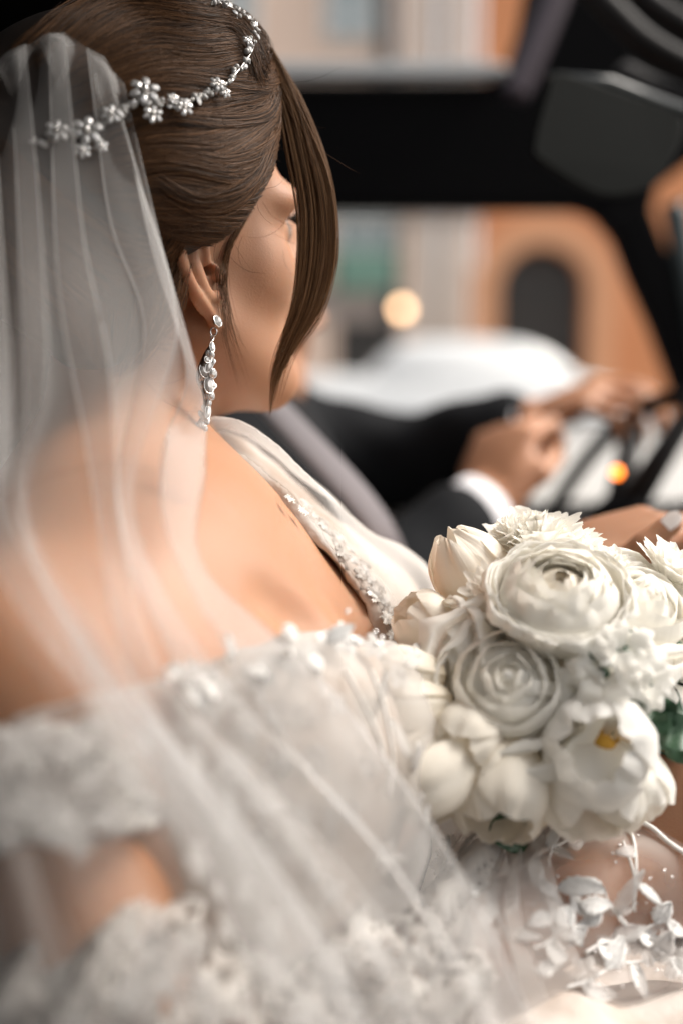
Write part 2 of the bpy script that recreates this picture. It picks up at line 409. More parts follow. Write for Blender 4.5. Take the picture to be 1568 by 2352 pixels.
# ------------------------------------------------------------------ a head (shared by both people): x forward, y to its right, z up
def rot_head(yaw, pitch, roll):
    """columns: forward, right, up in camera-point axes. yaw from straight ahead towards the right; pitch up; roll towards the right shoulder"""
    y, p, r = map(math.radians, (yaw, pitch, roll))
    F0 = np.array([math.sin(y), math.cos(y), 0]); R0 = np.array([math.cos(y), -math.sin(y), 0]); U0 = np.array([0, 0, 1.])
    F1 = F0 * math.cos(p) + U0 * math.sin(p); U1 = -F0 * math.sin(p) + U0 * math.cos(p)
    R2 = R0 * math.cos(r) - U1 * math.sin(r); U2 = U1 * math.cos(r) + R0 * math.sin(r)
    return np.stack([F1, R2, U2], 1)
def head_prims(O, M, s=1.0, ears=True, male=False):
    L = lambda x, y, z: O + M @ (np.array([x, y, z]) * s)
    P = []
    def el(c, r, k=.012, op='+', R=None): P.append((op, Eli(L(*c), np.array(r) * s if not np.isscalar(r) else r * s, M if R is None else M @ R), k))
    def cp(a, b, ra, rb, k=.008, op='+'): P.append((op, Cap(L(*a), L(*b), ra * s, rb * s), k))
    el((-.012, 0, .040), (.096, .075, .085), .001)
    el((.034, 0, -.018), (.060, .060, .082), .03)
    el((.040, 0, .058), (.052, .060, .058), .02)
    el((.036, 0, -.072), (.050, .047, .040), .025)
    el((.082, 0, -.100), .019, .022)                       # chin
    for t in (1, -1):
        el((.050, .042 * t, -.022), (.030, .024, .026), .02)   # cheekbone
        cp((.004, .050 * t, -.050), (.070, .022 * t, -.098), .020, .016, .025)  # jaw line
        el((.074, .036 * t, .020), (.022, .026, .012), .016)    # brow ridge
        el((.094, .034 * t, .001), (.016, .020, .014), .014, '-')
        el((.077, .033 * t, .000), .0135, .004)
        el((.086, .022 * t, -.045), (.018, .018, .018), .016)
    cp((.092, 0, .006), (.113, 0, -.034), .007, .0085, .010)
    el((.107, .011, -.037), .007, .006); el((.107, -.011, -.037), .007, .006)
    cp((.092, -.018, -.064), (.092, .018, -.064), .006, .006, .006); el((.098, 0, -.063), (.007, .016, .005), .005)
    el((.094, 0, -.073), (.008, .017, .006), .005)
    if ears:
        for t in (1, -1):
            out = 27 if t > 0 else 20
            b = np.array([-math.cos(math.radians(out)) , math.sin(math.radians(out)) * t, 0]); u = nrm([-.18, 0, 1]); 
            b = nrm(b - u * (b @ u)); n = np.cross(b, u) * -t; n = nrm(n)
            if n[1] * t < 0: n = -n
            o = np.array([.002, .066 * t, -.012])
            E = lambda bb, uu, nn=0: tuple(o + (b * bb + u * uu + n * nn) / 1000)
            Rb = np.stack([b, u, n], 1)
            def path(pts, r, k=.002, op='+'):
                Q = spline([E(*q) for q in pts], len(pts) * 3)
                for i in range(len(Q) - 1):
                    ra = np.interp(i / (len(Q) - 1), np.linspace(0, 1, len(r)), r) / 1000
                    rb = np.interp((i + 1) / (len(Q) - 1), np.linspace(0, 1, len(r)), r) / 1000
                    cp(tuple(Q[i]), tuple(Q[i + 1]), ra, rb, k, op)
            el(E(15, 3, -1), (.0165, .029, .0028), .004, R=Rb)
            cp(E(8, 0, -7), E(14, 2, -2), .010, .008, .006)
            el(E(9, -25, 0), (.0085, .0105, .0036), .004, R=Rb)
            el(E(9, -1, 4), (.0085, .0125, .0055), .003, '-', R=Rb)
            path([(3, 2, 1), (2, 14, 2), (8, 27, 2), (19, 32, 2), (28, 25, 2), (31.5, 11, 2), (28.5, -4, 2), (21, -16, 1.5), (14, -26, 1)], (2.2, 2.8, 3.0, 3.2, 3.2, 3.0, 2.6), .0018)
            path([(11, 24, .5), (18, 15, 1.5), (20.5, 3, 2.5), (17.5, -9, 2.5), (11, -16, 2)], (2.0, 3.2, 3.6, 3.2, 2.8), .0025)
            el(E(-1, -4, 3), (.0042, .0058, .0032), .0025, R=Rb)
            el(E(7, -16, 2.5), (.0045, .0038, .0035), .003, R=Rb)
            cp(E(3, -1, 3), E(-1, 0, -10), .0034, .0026, .0015, '-')
    return P, L

# ------------------------------------------------------------------ a hand: palm at origin, x fingers, y towards the thumb, z back of the hand
def hand_prims(O, M, curl, thumb, s=1.0, wrist=None, wr=.026, side=1):
    """curl: per finger (index..little) three bend angles in degrees; thumb: three points in hand frame (mm)"""
    L = lambda x, y, z: O + M @ (np.array([x, y * side, z]) * s / 1000)
    P = [('+', Eli(L(0, 0, 0), np.array([.046, .040, .0145]) * s, M), .001)]
    P += [('+', Eli(L(-22, 18, -5), np.array([.028, .017, .014]) * s, M), .012), ('+', Eli(L(-20, -20, -4), np.array([.030, .015, .013]) * s, M), .012)]
    if wrist is not None: P.append(('+', Cap(L(-46, 0, 0), wrist, .021 * s, wr), .02))
    nails = []
    base = [(38, 27), (43, 9), (40, -9), (33, -26)]; ln = [(43, 26, 22), (47, 30, 23), (43, 28, 23), (34, 21, 20)]; rd = [8.6, 8.8, 8.3, 7.4]
    for i in range(4):
        bx, by = base[i]; p = np.array([bx, by, 0.]); a = 0; spread = math.radians((6, 1, -4, -9)[i])
        P.append(('+', Cap(L(-8, by * .75, 1), L(*p), .0105 * s, .0098 * s), .009))
        for j in range(3):
            a += math.radians(curl[i][j])
            d = np.array([math.cos(a) * math.cos(spread), math.cos(a) * math.sin(spread), -math.sin(a)])
            q = p + d * ln[i][j]
            ra = rd[i] * (1, .93, .85)[j] / 1000 * s; rb = rd[i] * (.93, .85, .74)[j] / 1000 * s
            P.append(('+', Cap(L(*p), L(*q), ra, rb), .0035 if j else .005))
            if j: P.append(('+', Eli(L(*(p + np.array([0, 0, .8]))), ra * 1.07), .003))
            up = np.array([math.sin(a), 0, math.cos(a)])
            if j == 2: nails.append((L(*(q - d * 3 + up * (rd[i] * .70))), M @ np.array([d[0], d[1] * side, d[2]]), M @ up))
            p = q
    t = [np.array(x, float) for x in thumb]
    P.append(('+', Cap(L(-30, 14, -4), L(*t[0]), .015 * s, .0120 * s), .012))
    P.append(('+', Cap(L(*t[0]), L(*t[1]), .0112 * s, .0096 * s), .005)); P.append(('+', Cap(L(*t[1]), L(*t[2]), .0098 * s, .0082 * s), .004))
    d = nrm(t[2] - t[1]); up = nrm(np.cross(d, np.cross([.2, .6, .8], d)))
    nails.append((L(*(t[2] + up * 7.2)), M @ np.array([d[0], d[1] * side, d[2]]), M @ np.array([up[0], up[1] * side, up[2]])))
    return P, L, nails
def nail_mesh(c, d, up, l=.013, w=.0052):
    s = np.cross(d, up); V = []; n, m = 7, 6
    for i in range(n):
        t = i / (n - 1); ww = w * (.75 + .3 * math.sin(math.pi * min(t * .75 + .15, 1))) * (1 if t < .75 else 1 - (t - .75) * 1.6)
        for j in range(m):
            q = j / (m - 1) * 2 - 1
            V.append(c + d * ((t - .45) * l) + s * (q * ww) + up * (.0012 * (1 - q * q) - .0006 * t))
    return sheet(np.array(V).reshape(n, m, 3))
def frame(x, z):
    x = nrm(x); y = nrm(np.cross(z, x)); z = np.cross(x, y); return np.stack([x, y, z], 1)

# ------------------------------------------------------------------ the bride
HM = rot_head(50, 16, 9)
HO = C(494, 615, .672) - HM @ np.array([.002, .072, -.012])
hp, HL = head_prims(HO, HM)
NB = C(245, 1245, .69)
body = list(hp)
add = lambda p, k: body.append(('+', p, k))
add(Cap(HL(-.014, 0, -.045), NB, .042, .047), .022)
add(Cap(HL(-.03, 0, -.07), NB + np.array([.010, 0, 0]), .034, .042), .03)
add(Cap(C(560, 1235, .80), C(770, 1460, .74), .034, .042), .03)
SR, SLf = C(70, 1590, .515), C(420, 1165, .84)
add(Cap(NB, SR, .045, .045), .06); add(Cap(NB, SLf, .042, .042), .06)
add(Eli(SR, .052), .04); add(Eli(SLf, .047), .04)
add(Eli(C(360, 1640, .67), (.112, .150, .150)), .06)
add(Eli(C(365, 1345, .70), (.075, .125, .060)), .05)
BR, BL = C(655, 1705, .605), C(800, 1610, .735)
add(Eli(BR, (.056, .056, .060)), .030); add(Eli(BL, (.054, .054, .058)), .030)
add(Eli(C(420, 2080, .65), (.105, .130, .160)), .07)
add(Eli(C(420, 2560, .65), (.130, .165, .120)), .07)
for d0, d1 in ((.56, .62), (.76, .88)):
    add(Cap(C(600, 2700, d0), C(2000, 2640, d1), .080, .060), .03)
EL, WR = C(330, 2600, .49), C(1490, 1975, .672)
add(Cap(SR + np.array([0, 0, -.01]), EL, .043, .036), .02); add(Cap(EL, WR, .038, .024), .015)
EL2, WR2 = C(860, 1850, .86), C(1225, 1330, .83)
add(Cap(SLf, EL2, .040, .034), .02); add(Cap(EL2, WR2, .034, .024), .015)
bs, _ok = trace(body, [560, 640, 700, 750, 500, 560, 640], [1300, 1385, 1425, 1450, 1075, 1140, 1215], .3, 1.1)
for i_ in (1, 2): body.append(('-', Cap(bs[i_] + [0, -.004, .004], bs[i_ + 1] + [0, -.003, .003], .003, .006), .022))
# right hand closed round the stems, left hand resting beyond the flowers
RH_O = C(1625, 1860, .660); RH_M = frame(C(1640, 1650, .665) - C(1590, 1990, .655), np.array([-.45, -.85, .25]))
RH_M = frame(nrm([.34, .10, .80]), nrm([-.50, -.80, .30]))
rhp, RL, rn = hand_prims(C(1562, 1885, .648), RH_M, [(50, 70, 40), (56, 72, 42), (60, 74, 42), (64, 74, 40)], [(-5, 42, -12), (16, 50, -28), (36, 44, -40)], .96, WR, .024, side=-1)
LH_M = frame(nrm(C(1560, 1225, .815) - C(1225, 1330, .83)), nrm([-.05, -.45, .95]))
lhp, LL, ln_ = hand_prims(C(1395, 1255, .815), LH_M, [(4, 14, 10), (18, 26, 18), (24, 30, 20), (30, 34, 22)], [(-2, 38, 2), (22, 40, 14), (46, 34, 22)], .93, WR2, .023, side=-1)
bodyfull = body + rhp + lhp
e0, e1 = HL(-.036, .10, 0), HL(.02, .05, 0); zl, zh = HL(-.02, .08, -.052)[2], HL(-.02, .08, .03)[2]
v, f = blocks(bodyfull, [((-.36, .34, -.56), (.36, 1.0, .38), .0042,
    ([(min(e0[0], e1[0]) - .004, max(e0[0], e1[0]) + .012, .0013), (HO[0], HO[0] + .13, .0030), (.20, .34, .0024)],
     [(min(e0[1], e1[1]) - .004, max(e0[1], e1[1]) + .010, .0013), (.60, .70, .0028), (.76, .86, .0028)],
     [(zl, zh, .0014), (HO[2] - .14, HO[2] + .05, .0030), (-.24, -.10, .0026), (-.05, .0, .0028)]))], it=1)
bride = empty('person', W(C(420, 2700, .65)), 'bride seen from behind in a lace off shoulder gown with her brown hair pinned up', 'bride')
skin = mesh('body', v, f, SKIN, bride)
for t in (1, -1):
    v, f = ball(HL(.0815, t * .033, 0), .0112, 16, 12); mesh('eye', v, f, EYE, bride)
for c, d, u in rn + ln_:
    v, f = nail_mesh(c, d, u); mesh('nail', v, f, NAIL, bride)
# lashes of the eye turned this way
lv = []
for i in range(34):
    q = i / 33; a0 = np.array([.0925 - .010 * abs(q - .45), .020 + .028 * q, .004 + .003 * math.sin(q * math.pi)])
    d_ = np.array([.8, .15 + .7 * (q - .2), .35]); d_ /= np.linalg.norm(d_)
    pts = [HL(*a0), HL(*(a0 + d_ * .004 + np.array([0, 0, -.0006]))), HL(*(a0 + d_ * .009 + np.array([0, 0, .002])))]
    lv.append(tube(pts, (.00028, .0002, .00006), 4))
v, f = join(lv); tag(mesh('eyelashes', v, f, LASH, bride), kind='stuff')

# ------------------------------------------------------------------ hair: a solid underneath, thousands of strands swept over it
def hcut(p):
    q = (p - HO) @ HM
    f_, r_, u_ = q[..., 0], np.abs(q[..., 1]), q[..., 2]
    lim = np.interp(u_, [-.14, -.055, -.03, -.004, .006, .018, .04, .07, .10, .14], [-.075, -.056, -.044, -.024, .000, .018, .044, .074, .094, .115])
    lim = lim + np.clip((.060 - r_) * .35, 0, .02)
    return np.where(np.isfinite(lim), (f_ - lim) * .75, 0).astype(np.float32)
hairp = [('+', Eli(HL(-.014, 0, .046), (.108, .089, .097), HM), .001),
         ('+', Eli(HL(-.01, .045, .035), (.075, .045, .042), HM), .03),
         ('+', Eli(HL(-.01, -.045, .035), (.075, .045, .042), HM), .03),
         ('+', Eli(HL(.042, 0, .088), (.062, .066, .056), HM), .03),
         ('+', Eli(HL(-.105, 0, .045), (.050, .058, .055), HM), .03),
         ('+', Cap(HL(-.060, .012, .02), HL(-.040, .026, -.088), .058, .016), .03)]
def hpost(D, P): return smax(D, hcut(P), .006)
hx = lambda d, p: smax(d, hcut(p), .006)
v, f = blocks(hairp, [(HO - .24, HO + .22, .004)], hpost)
hair = mesh('hair', v, f, HAIRCAP, bride)

def curves(name, strands, rad, m, parent, seglen=None):
    """strands: list of (k,3) camera-point polylines"""
    hc = bpy.data.hair_curves.new(name); sizes = [len(s) for s in strands]; hc.add_curves(sizes)
    P = W(np.concatenate(strands)); loc = P.mean(0)
    hc.attributes['position'].data.foreach_set('vector', (P - loc).astype(np.float32).ravel())
    R = np.concatenate([(rad[i] if hasattr(rad, '__len__') else rad) * np.interp(np.linspace(0, 1, n), [0, .1, .7, 1], [.8, 1, .9, .25]) for i, n in enumerate(sizes)])
    ra = hc.attributes.get('radius') or hc.attributes.new('radius', 'FLOAT', 'POINT')
    ra.data.foreach_set('value', R.astype(np.float32))
    hc.materials.append(m)
    o = bpy.data.objects.new(name, hc); col.objects.link(o); place(o, loc, parent); tag(o, kind='stuff'); return o
def sweep(guides, n, k=22, jit=6, off=(.0002, .0035), seed=1, wav=5, t0=(0, .25), t1=(.7, 1.0)):
    """strands between neighbouring picture guides, laid on the hair solid"""
    g = np.random.default_rng(seed); G = np.stack([spline(q, 40) for q in guides])     # (m,40,2)
    s = g.uniform(0, len(G) - 1.001, n); i = s.astype(int); fr = (s - i)[:, None, None]
    P = G[i] * (1 - fr) + G[i + 1] * fr
    a = g.uniform(*t0, n); b = g.uniform(*t1, n); tt = a[:, None] + (b - a)[:, None] * np.linspace(0, 1, k)[None]
    ti = tt * 39; j = np.clip(ti.astype(int), 0, 38); fu = (ti - j)[..., None]; r = np.arange(n)[:, None]
    X = P[r, j] * (1 - fu) + P[r, j + 1] * fu
    # locks: strands share a slow wave with their neighbours
    lk = np.floor(s * 9); ph = np.sin(lk * 12.9898) * 43758.5; ph = ph - np.floor(ph)
    w = np.sin(tt * 7 + ph[:, None] * 6.28) * wav * (ph[:, None] * 1.2 + .2)
    X = X + np.stack([w * .5, w], -1) + g.normal(0, jit, (n, 1, 2)) + np.cumsum(g.normal(0, jit * .09, (n, k, 2)), 1)
    o = g.uniform(*off, n) + .0028 * (ph - .5)
    oo = (o[:, None] * np.sin(np.linspace(.25, 2.9, k))[None])
    pts, ok = trace(hairp, X[..., 0].ravel(), X[..., 1].ravel(), .35, .95, 0, hx)
    pts = pts.reshape(n, k, 3); ok = ok.reshape(n, k)
    D = pts / np.linalg.norm(pts, axis=-1, keepdims=True)
    nn = normals(hairp, pts.reshape(-1, 3)).reshape(n, k, 3)
    pts = pts + nn * (oo[..., None] + .0006)
    out = []
    for q in range(n):
        m = ok[q]
        if m.sum() < 6: continue
        # keep the longest run without a jump
        idx = np.where(m)[0]; run = [idx[0]]; best = []
        for z in idx[1:]:
            if z == run[-1] + 1 and np.linalg.norm(pts[q, z] - pts[q, run[-1]]) < .022: run.append(z)
            else:
                if len(run) > len(best): best = run
                run = [z]
        if len(run) > len(best): best = run
        if len(best) >= 6: out.append(pts[q, best])
    return out
UPPER = [[(560, -60), (430, -110), (250, -120), (60, -60), (-40, 60)],
         [(590, 20), (480, -30), (330, -40), (180, -10), (20, 120)],
         [(612, 90), (560, 60), (450, 60), (300, 70), (120, 190)],
         [(622, 135), (600, 150), (500, 165), (340, 170), (140, 250)],
         [(634, 185), (605, 235), (490, 250), (350, 255), (160, 320)]]
LOWER = [[(636, 160), (600, 240), (490, 272), (350, 285), (170, 350)],
         [(652, 200), (618, 290), (500, 350), (360, 350), (180, 400)],
         [(658, 240), (632, 345), (540, 415), (390, 410), (200, 440)],
         [(660, 270), (640, 380), (570, 455), (420, 470), (240, 460)],
         [(655, 300), (628, 430), (545, 505), (430, 512), (300, 480)],
         [(650, 330), (600, 480), (520, 530), (420, 540), (330, 520)]]
BACK = [[(420, 520), (360, 560), (260, 540), (120, 440), (-20, 300)],
        [(420, 545), (370, 620), (290, 640), (170, 560), (0, 420)],
        [(400, 600), (350, 700), (290, 740), (180, 680), (20, 520)],
        [(350, 760), (300, 800), (220, 770), (120, 690), (-20, 560)]]
S = sweep(UPPER, 5200, jit=9, seed=1, wav=11) + sweep(LOWER, 9500, jit=7, seed=2, wav=11) + sweep(BACK, 2200, jit=10, seed=3, wav=8)
# loose locks crossing the main sweep
S += sweep([[(600, 130), (590, 60), (520, 10), (380, 0)], [(615, 160), (590, 200), (560, 120), (500, 60)]], 900, jit=8, seed=4, off=(.002, .006))
S += sweep([[(640, 280), (560, 400), (440, 450), (330, 380)], [(640, 300), (560, 450), (450, 480), (330, 430)]], 900, jit=6, seed=5, off=(.002, .006))
r_ = np.random.default_rng(4).uniform(.00008, .00019, len(S))
curves('hair_strands', S, r_, HAIR, hair)

# face-framing lock hanging in front of the cheek
def bundle(cen, width, depth, n, seed, k=26, tip=.25, jit=.35):
    """cen: list of (px,py,d); width in metres along the path"""
    g = np.random.default_rng(seed); c = spline([C(*q) for q in cen], k)
    Wd = np.interp(np.linspace(0, 1, k), np.linspace(0, 1, len(width)), width)
    T = np.gradient(c, axis=0); T /= np.linalg.norm(T, axis=1)[:, None]
    side = np.cross(T, np.array([0, 1., 0])); side /= np.linalg.norm(side, axis=1)[:, None]; bk = np.cross(T, side)
    out = []
    for i in range(n):
        a = g.uniform(-1, 1); b = g.normal(0, .35); e = g.uniform(.55, 1.0); ph = g.uniform(0, 6.3); cl = round(a * 4) / 4; a = a * .8 + cl * .2
        t = np.linspace(0, e, k); w = np.sin(t * 5 + ph) * .06 * jit + (t ** 2) * g.normal(0, .10 * jit)
        p = np.stack([np.interp(t, np.linspace(0, 1, k), c[:, j]) for j in range(3)], 1)
        s_ = np.stack([np.interp(t, np.linspace(0, 1, k), side[:, j]) for j in range(3)], 1)
        b_ = np.stack([np.interp(t, np.linspace(0, 1, k), bk[:, j]) for j in range(3)], 1)
        ww = np.interp(t, np.linspace(0, 1, k), Wd)[:, None]
        out.append(p + s_ * ww * (a + w)[:, None] + b_ * ww * depth * b)
    return out
LK = bundle([(612, 118, .708), (660, 225, .699), (694, 350, .692), (716, 470, .690), (718, 580, .688), (700, 690, .686), (660, 790, .686), (632, 870, .686), (619, 960, .688)],
            (.004, .0055, .0065, .0075, .008, .0065, .0045, .0025, .0006), .9, 620, 11, jit=1.1)
LK += bundle([(640, 180, .699), (690, 280, .692), (738, 400, .688), (756, 520, .686), (748, 640, .686), (715, 720, .688), (668, 800, .688), (630, 880, .688)],
             (.002, .0035, .004, .0045, .004, .004, .003, .001), .4, 360, 12)
for q_, (dx, dw) in enumerate(((-26, .5), (-10, .7), (12, .6), (26, .35), (36, .15))):
    g_ = np.random.default_rng(70 + q_)
    LK += bundle([(608 + dx * .3, 118, .706), (662 + dx * .6, 235, .698), (698 + dx, 360, .692), (722 + dx, 480, .689), (724 + dx, 600, .687), (700 + dx * .8, 720, .686), (652 + dx * .5, 815, .686), (626 + dx * .3, 900 + 40 * g_.uniform(-1, 1), .688)],
                 (.003, .004, .004, .0045, .0045, .004, .003, .0016), .9, int(260 * dw) + 40, 80 + q_, jit=1.2)
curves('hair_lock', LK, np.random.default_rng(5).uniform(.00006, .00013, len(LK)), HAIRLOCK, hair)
NP = bundle([(300, 600, .650), (285, 700, .642), (270, 800, .640), (262, 870, .640)], (.034, .030, .018, .006), .35, 900, 31, jit=1.5)
NP += bundle([(170, 600, .640), (190, 700, .636), (215, 790, .636)], (.030, .022, .008), .35, 500, 32, jit=1.5)
curves('nape_hair', NP, .00011, HAIR, hair)
# fine loose hairs
FS = []
for q in ([(560, 500), (515, 580), (508, 660), (525, 760), (570, 850)], [(545, 510), (512, 590), (505, 680), (515, 760), (545, 850), (560, 900)],
          [(575, 480), (520, 570), (506, 650), (518, 740), (548, 800)], [(600, 430), (560, 480), (530, 560)], [(640, 300), (650, 420), (628, 560)], [(650, 280), (665, 400), (640, 520)]):
    k = 26; X = spline(q, k); g = np.random.default_rng(int(q[0][0])); nn = 26 if q[0][0] < 590 else 7
    for i in range(nn):
        sp = np.linspace(.3, 1, k)[:, None] ** 2; Y = X + g.normal(0, 3, (1, 2)) + sp * g.normal(0, 14, (1, 2)) + np.cumsum(g.normal(0, .4, (k, 2)), 0)
        Y = Y[: int(k * g.uniform(.6, 1))]
        p, ok = trace(body, Y[:, 0], Y[:, 1], .4, 1.0); p = p + normals(body, p) * (.001 + .002 * np.sin(np.linspace(0, 3.1, len(p))))[:, None]
        if ok.all() and np.abs(np.diff(p[:, 1])).max() < .02: FS.append(p)
g = np.random.default_rng(9)
for i in range(60):                                  # flyaways round the temple, crown and nape
    a = g.uniform(0, 1); x, y = 560 + g.uniform(-60, 110), 20 + g.uniform(0, 560)
    if i % 3 == 0: continue
    if i % 5 == 0: x, y = 300 + g.uniform(0, 80), g.uniform(720, 900)
    d = .67; th = g.uniform(-2.6, -.2); l = g.uniform(60, 170); Y = [(x, y)]
    for s_ in range(10):
        th += g.normal(.12, .12); x += math.cos(th) * l / 10; y -= math.sin(th) * l / 10; Y.append((x, y))
    Y = spline(Y, 16); p = np.array([C(u, w, d) for u, w in Y])
    q, ok = trace(bodyfull, Y[:, 0], Y[:, 1], .4, 1.0); q2, ok2 = trace(hairp, Y[:, 0], Y[:, 1], .4, 1.0, 0, hx)
    dd = np.minimum(q[:, 1], q2[:, 1]) - .002; base = dd[0] if dd[0] < .9 else .69
    if dd[0] > .9: continue
    dep = np.minimum(dd, base + .01); p = np.stack([(Y[:, 0] - 784) * dep / FPX, dep, (1176 - Y[:, 1]) * dep / FPX], 1); FS.append(p)
FS.append(np.array([C(x, y, .69) for x, y in spline([(730, 342), (760, 360), (800, 385), (826, 398)], 12)]))
curves('loose_hairs', FS, .00008, HAIR, hair)
# ------------------------------------------------------------------ the dress (worn, so part of the bride)
def noise3(p, s, seed=0):
    p = p * s
    return (np.sin(p[..., 0] * 1.7 + 2.1 * np.sin(p[..., 1] * 1.3 + seed)) + np.sin(p[..., 1] * 1.9 + 1.7 * np.sin(p[..., 2] * 1.1 + seed * 2)) + np.sin(p[..., 2] * 2.3 + 1.9 * np.sin(p[..., 0] * .9 + seed * 3))) / 3
def pix(p):
    return 784 + p[..., 0] / p[..., 1] * FPX, 1176 - p[..., 2] / p[..., 1] * FPX
nb_ = len(hp); torso = [body[nb_ + i] for i in (2, 3, 4, 6, 7, 8, 9, 10, 11, 12)] + [q for q in body[nb_:] if q[0] == '-']
torso.insert(5, ('+', Cap(C(505, 1160, .835), C(815, 1440, .770), .034, .042), .03))
NX = [-400, 0, 200, 400, 560, 660, 740, 800, 860, 1400]; NY = [1700, 1645, 1600, 1545, 1490, 1455, 1445, 1462, 1478, 1478]
FY = [900, 1040, 1120, 1190, 1270, 1330, 1400, 1470, 1560, 1700, 3000]; FX = [430, 470, 575, 662, 745, 800, 838, 862, 700, 300, -900]
def bodice_post(grow):
    def g(D, P):
        X, Y = pix(P); sc = P[..., 1] / FPX
        w = np.sin(X * .055) * 6 + np.sin(X * .13 + 1) * 3; w2 = np.sin(Y * .06) * 7 + np.sin(Y * .15) * 4
        near = (np.interp(X, NX, NY) + w - Y) * sc; far = (np.interp(Y, FY, FX) + w2 - X) * sc
        cut = np.where(P[..., 1] < .69, near, np.minimum(far, near + .03))
        return smax(D - grow - .0012 * noise3(P, 90), cut.astype(np.float32), .003)
    return g
v, f = blocks(torso, [((-.34, .48, -.52), (.12, 1.0, .08), .0042)], bodice_post(.0065), it=1)
bod = mesh('bodice', v, f, LINING, bride)
BODT = tulle('bodice_tulle', (.68, .66, .64), .33)
def tul_post(D, P):
    r = np.sin((P[..., 0] * 60 + P[..., 1] * 22 + 2.2 * np.sin(P[..., 2] * 14))) * .004 + .004 * noise3(P, 38, 3)
    return bodice_post(0)(D - .0185 - r, P)
v, f = blocks(torso, [((-.34, .44, -.52), (.14, .80, .06), .006)], tul_post, it=1)
mesh('bodice_overlay', v, f, BODT, bride)
# off-shoulder sleeve round the near upper arm
arm = [('+', Cap(SR + np.array([-.03, -.02, .02]), EL, .058, .050), .02)]
def slv(D, P):
    X, Y = pix(P); sc = P[..., 1] / FPX
    t = (1668 + (X) * -.12 + 8 * np.sin(X * .05) - Y) * sc; b = (Y - (1955 - .16 * (X - 60) + 9 * np.sin(X * .04 + 2))) * sc
    return np.maximum(np.abs(D - .004 - .003 * noise3(P, 60)) - .002, np.maximum(t, b)).astype(np.float32)
v, f = blocks(arm, [((-.36, .34, -.20), (-.02, .62, .02), .0032)], slv, it=1)
LACESHEER = tulle('lace_sheer', (.66, .64, .62), .50, .35)
mesh('sleeve', v, f, LACESHEER, bride)
fa = [('+', Cap(EL, WR, .040, .030), .02), ('+', Cap(SR * .25 + EL * .75, EL, .046, .044), .03)]
def fsl(D, P):
    X, Y = pix(P); r = .005 * np.sin(X * .035 + Y * .02) + .004 * noise3(P, 48, 8)
    return np.maximum(np.abs(D - .010 - r) - .0022, ((X - 1120 - 40 * np.sin(Y * .02)) * P[..., 1] / FPX)).astype(np.float32)
v, f = blocks(fa, [((-.30, .38, -.46), (.16, .74, -.16), .004)], fsl, it=1)
mesh('forearm_tulle', v, f, tulle('sleeve_tulle', (.66, .63, .60), .55, .35), bride)
# lap and skirt
lap = [('+', Cap(C(520, 2730, .56), C(2050, 2740, .62), .095, .085), .03), ('+', Cap(C(520, 2560, .82), C(2050, 2500, .86), .095, .085), .05), ('+', Eli(C(560, 2680, .68), (.17, .19, .10)), .06)]
def lp(D, P):
    r = np.sin(P[..., 0] * 75 + P[..., 1] * 45 + 3 * np.sin(P[..., 1] * 17)) * .0045 + noise3(P, 55, 5) * .005
    return (D - .012 - r).astype(np.float32)
v, f = blocks(lap, [((-.34, .38, -.60), (.42, 1.02, -.16), .006)], lp, it=1)
mesh('skirt', v, f, SATIN, bride)

# lace flowers and leaves sewn on; each is a raised little piece
DS = torso + [('+', p[1], p[2]) for p in arm + fa[:1]]
def lace_flower(c, n, R, seed, petals=5, th=.0012):
    g = np.random.default_rng(seed); z = nrm(n); x = nrm(np.cross(z, g.normal(size=3))); y = np.cross(z, x)
    N = 60; rings = 6; V = []; a = np.linspace(0, 2 * math.pi, N, endpoint=False); ph = g.uniform(0, 6)
    rad = R * (.42 + .50 * np.abs(np.cos(a * petals / 2 + ph)) ** .7 * (1 + .35 * np.sin(a + ph * 2)) + .05 * np.sin(a * 23) + .04 * g.normal(size=N))
    for i in range(rings + 1):
        q = i / rings
        for j in range(N):
            h = R * (.07 * math.sin(q * 2.6) + .05 * math.cos(a[j] * petals + ph) * q) + .0008 * math.sin(a[j] * 19) * q
            V.append(c + (x * math.cos(a[j]) + y * math.sin(a[j])) * rad[j] * (.06 + .94 * q) + z * h)
    F = [(i * N + j, (i + 1) * N + j, (i + 1) * N + (j + 1) % N, i * N + (j + 1) % N) for i in range(rings) for j in range(N)]
    F.append(tuple(range(N)))
    return np.array(V), F
def lace_leaf(c, d, n, l, w, seed=0):
    g = np.random.default_rng(seed); d = nrm(d); n = nrm(n - d * (np.dot(n, d))); s = np.cross(d, n); V = []; k = 12; m = 7; bend = g.uniform(-.35, .35)
    for i in range(k):
        t = i / (k - 1); ww = w * (math.sin(math.pi * t ** .8) ** .8 + .04) * (1 + .10 * math.sin(t * 30))
        for j in range(m):
            q = j / (m - 1) * 2 - 1
            V.append(c + d * l * t + s * (q * ww + bend * l * t * t) + n * (.0009 * math.cos(q * 9) + .12 * w * q * q + .05 * l * math.sin(3 * t)))
    return sheet(np.array(V).reshape(k, m, 3))
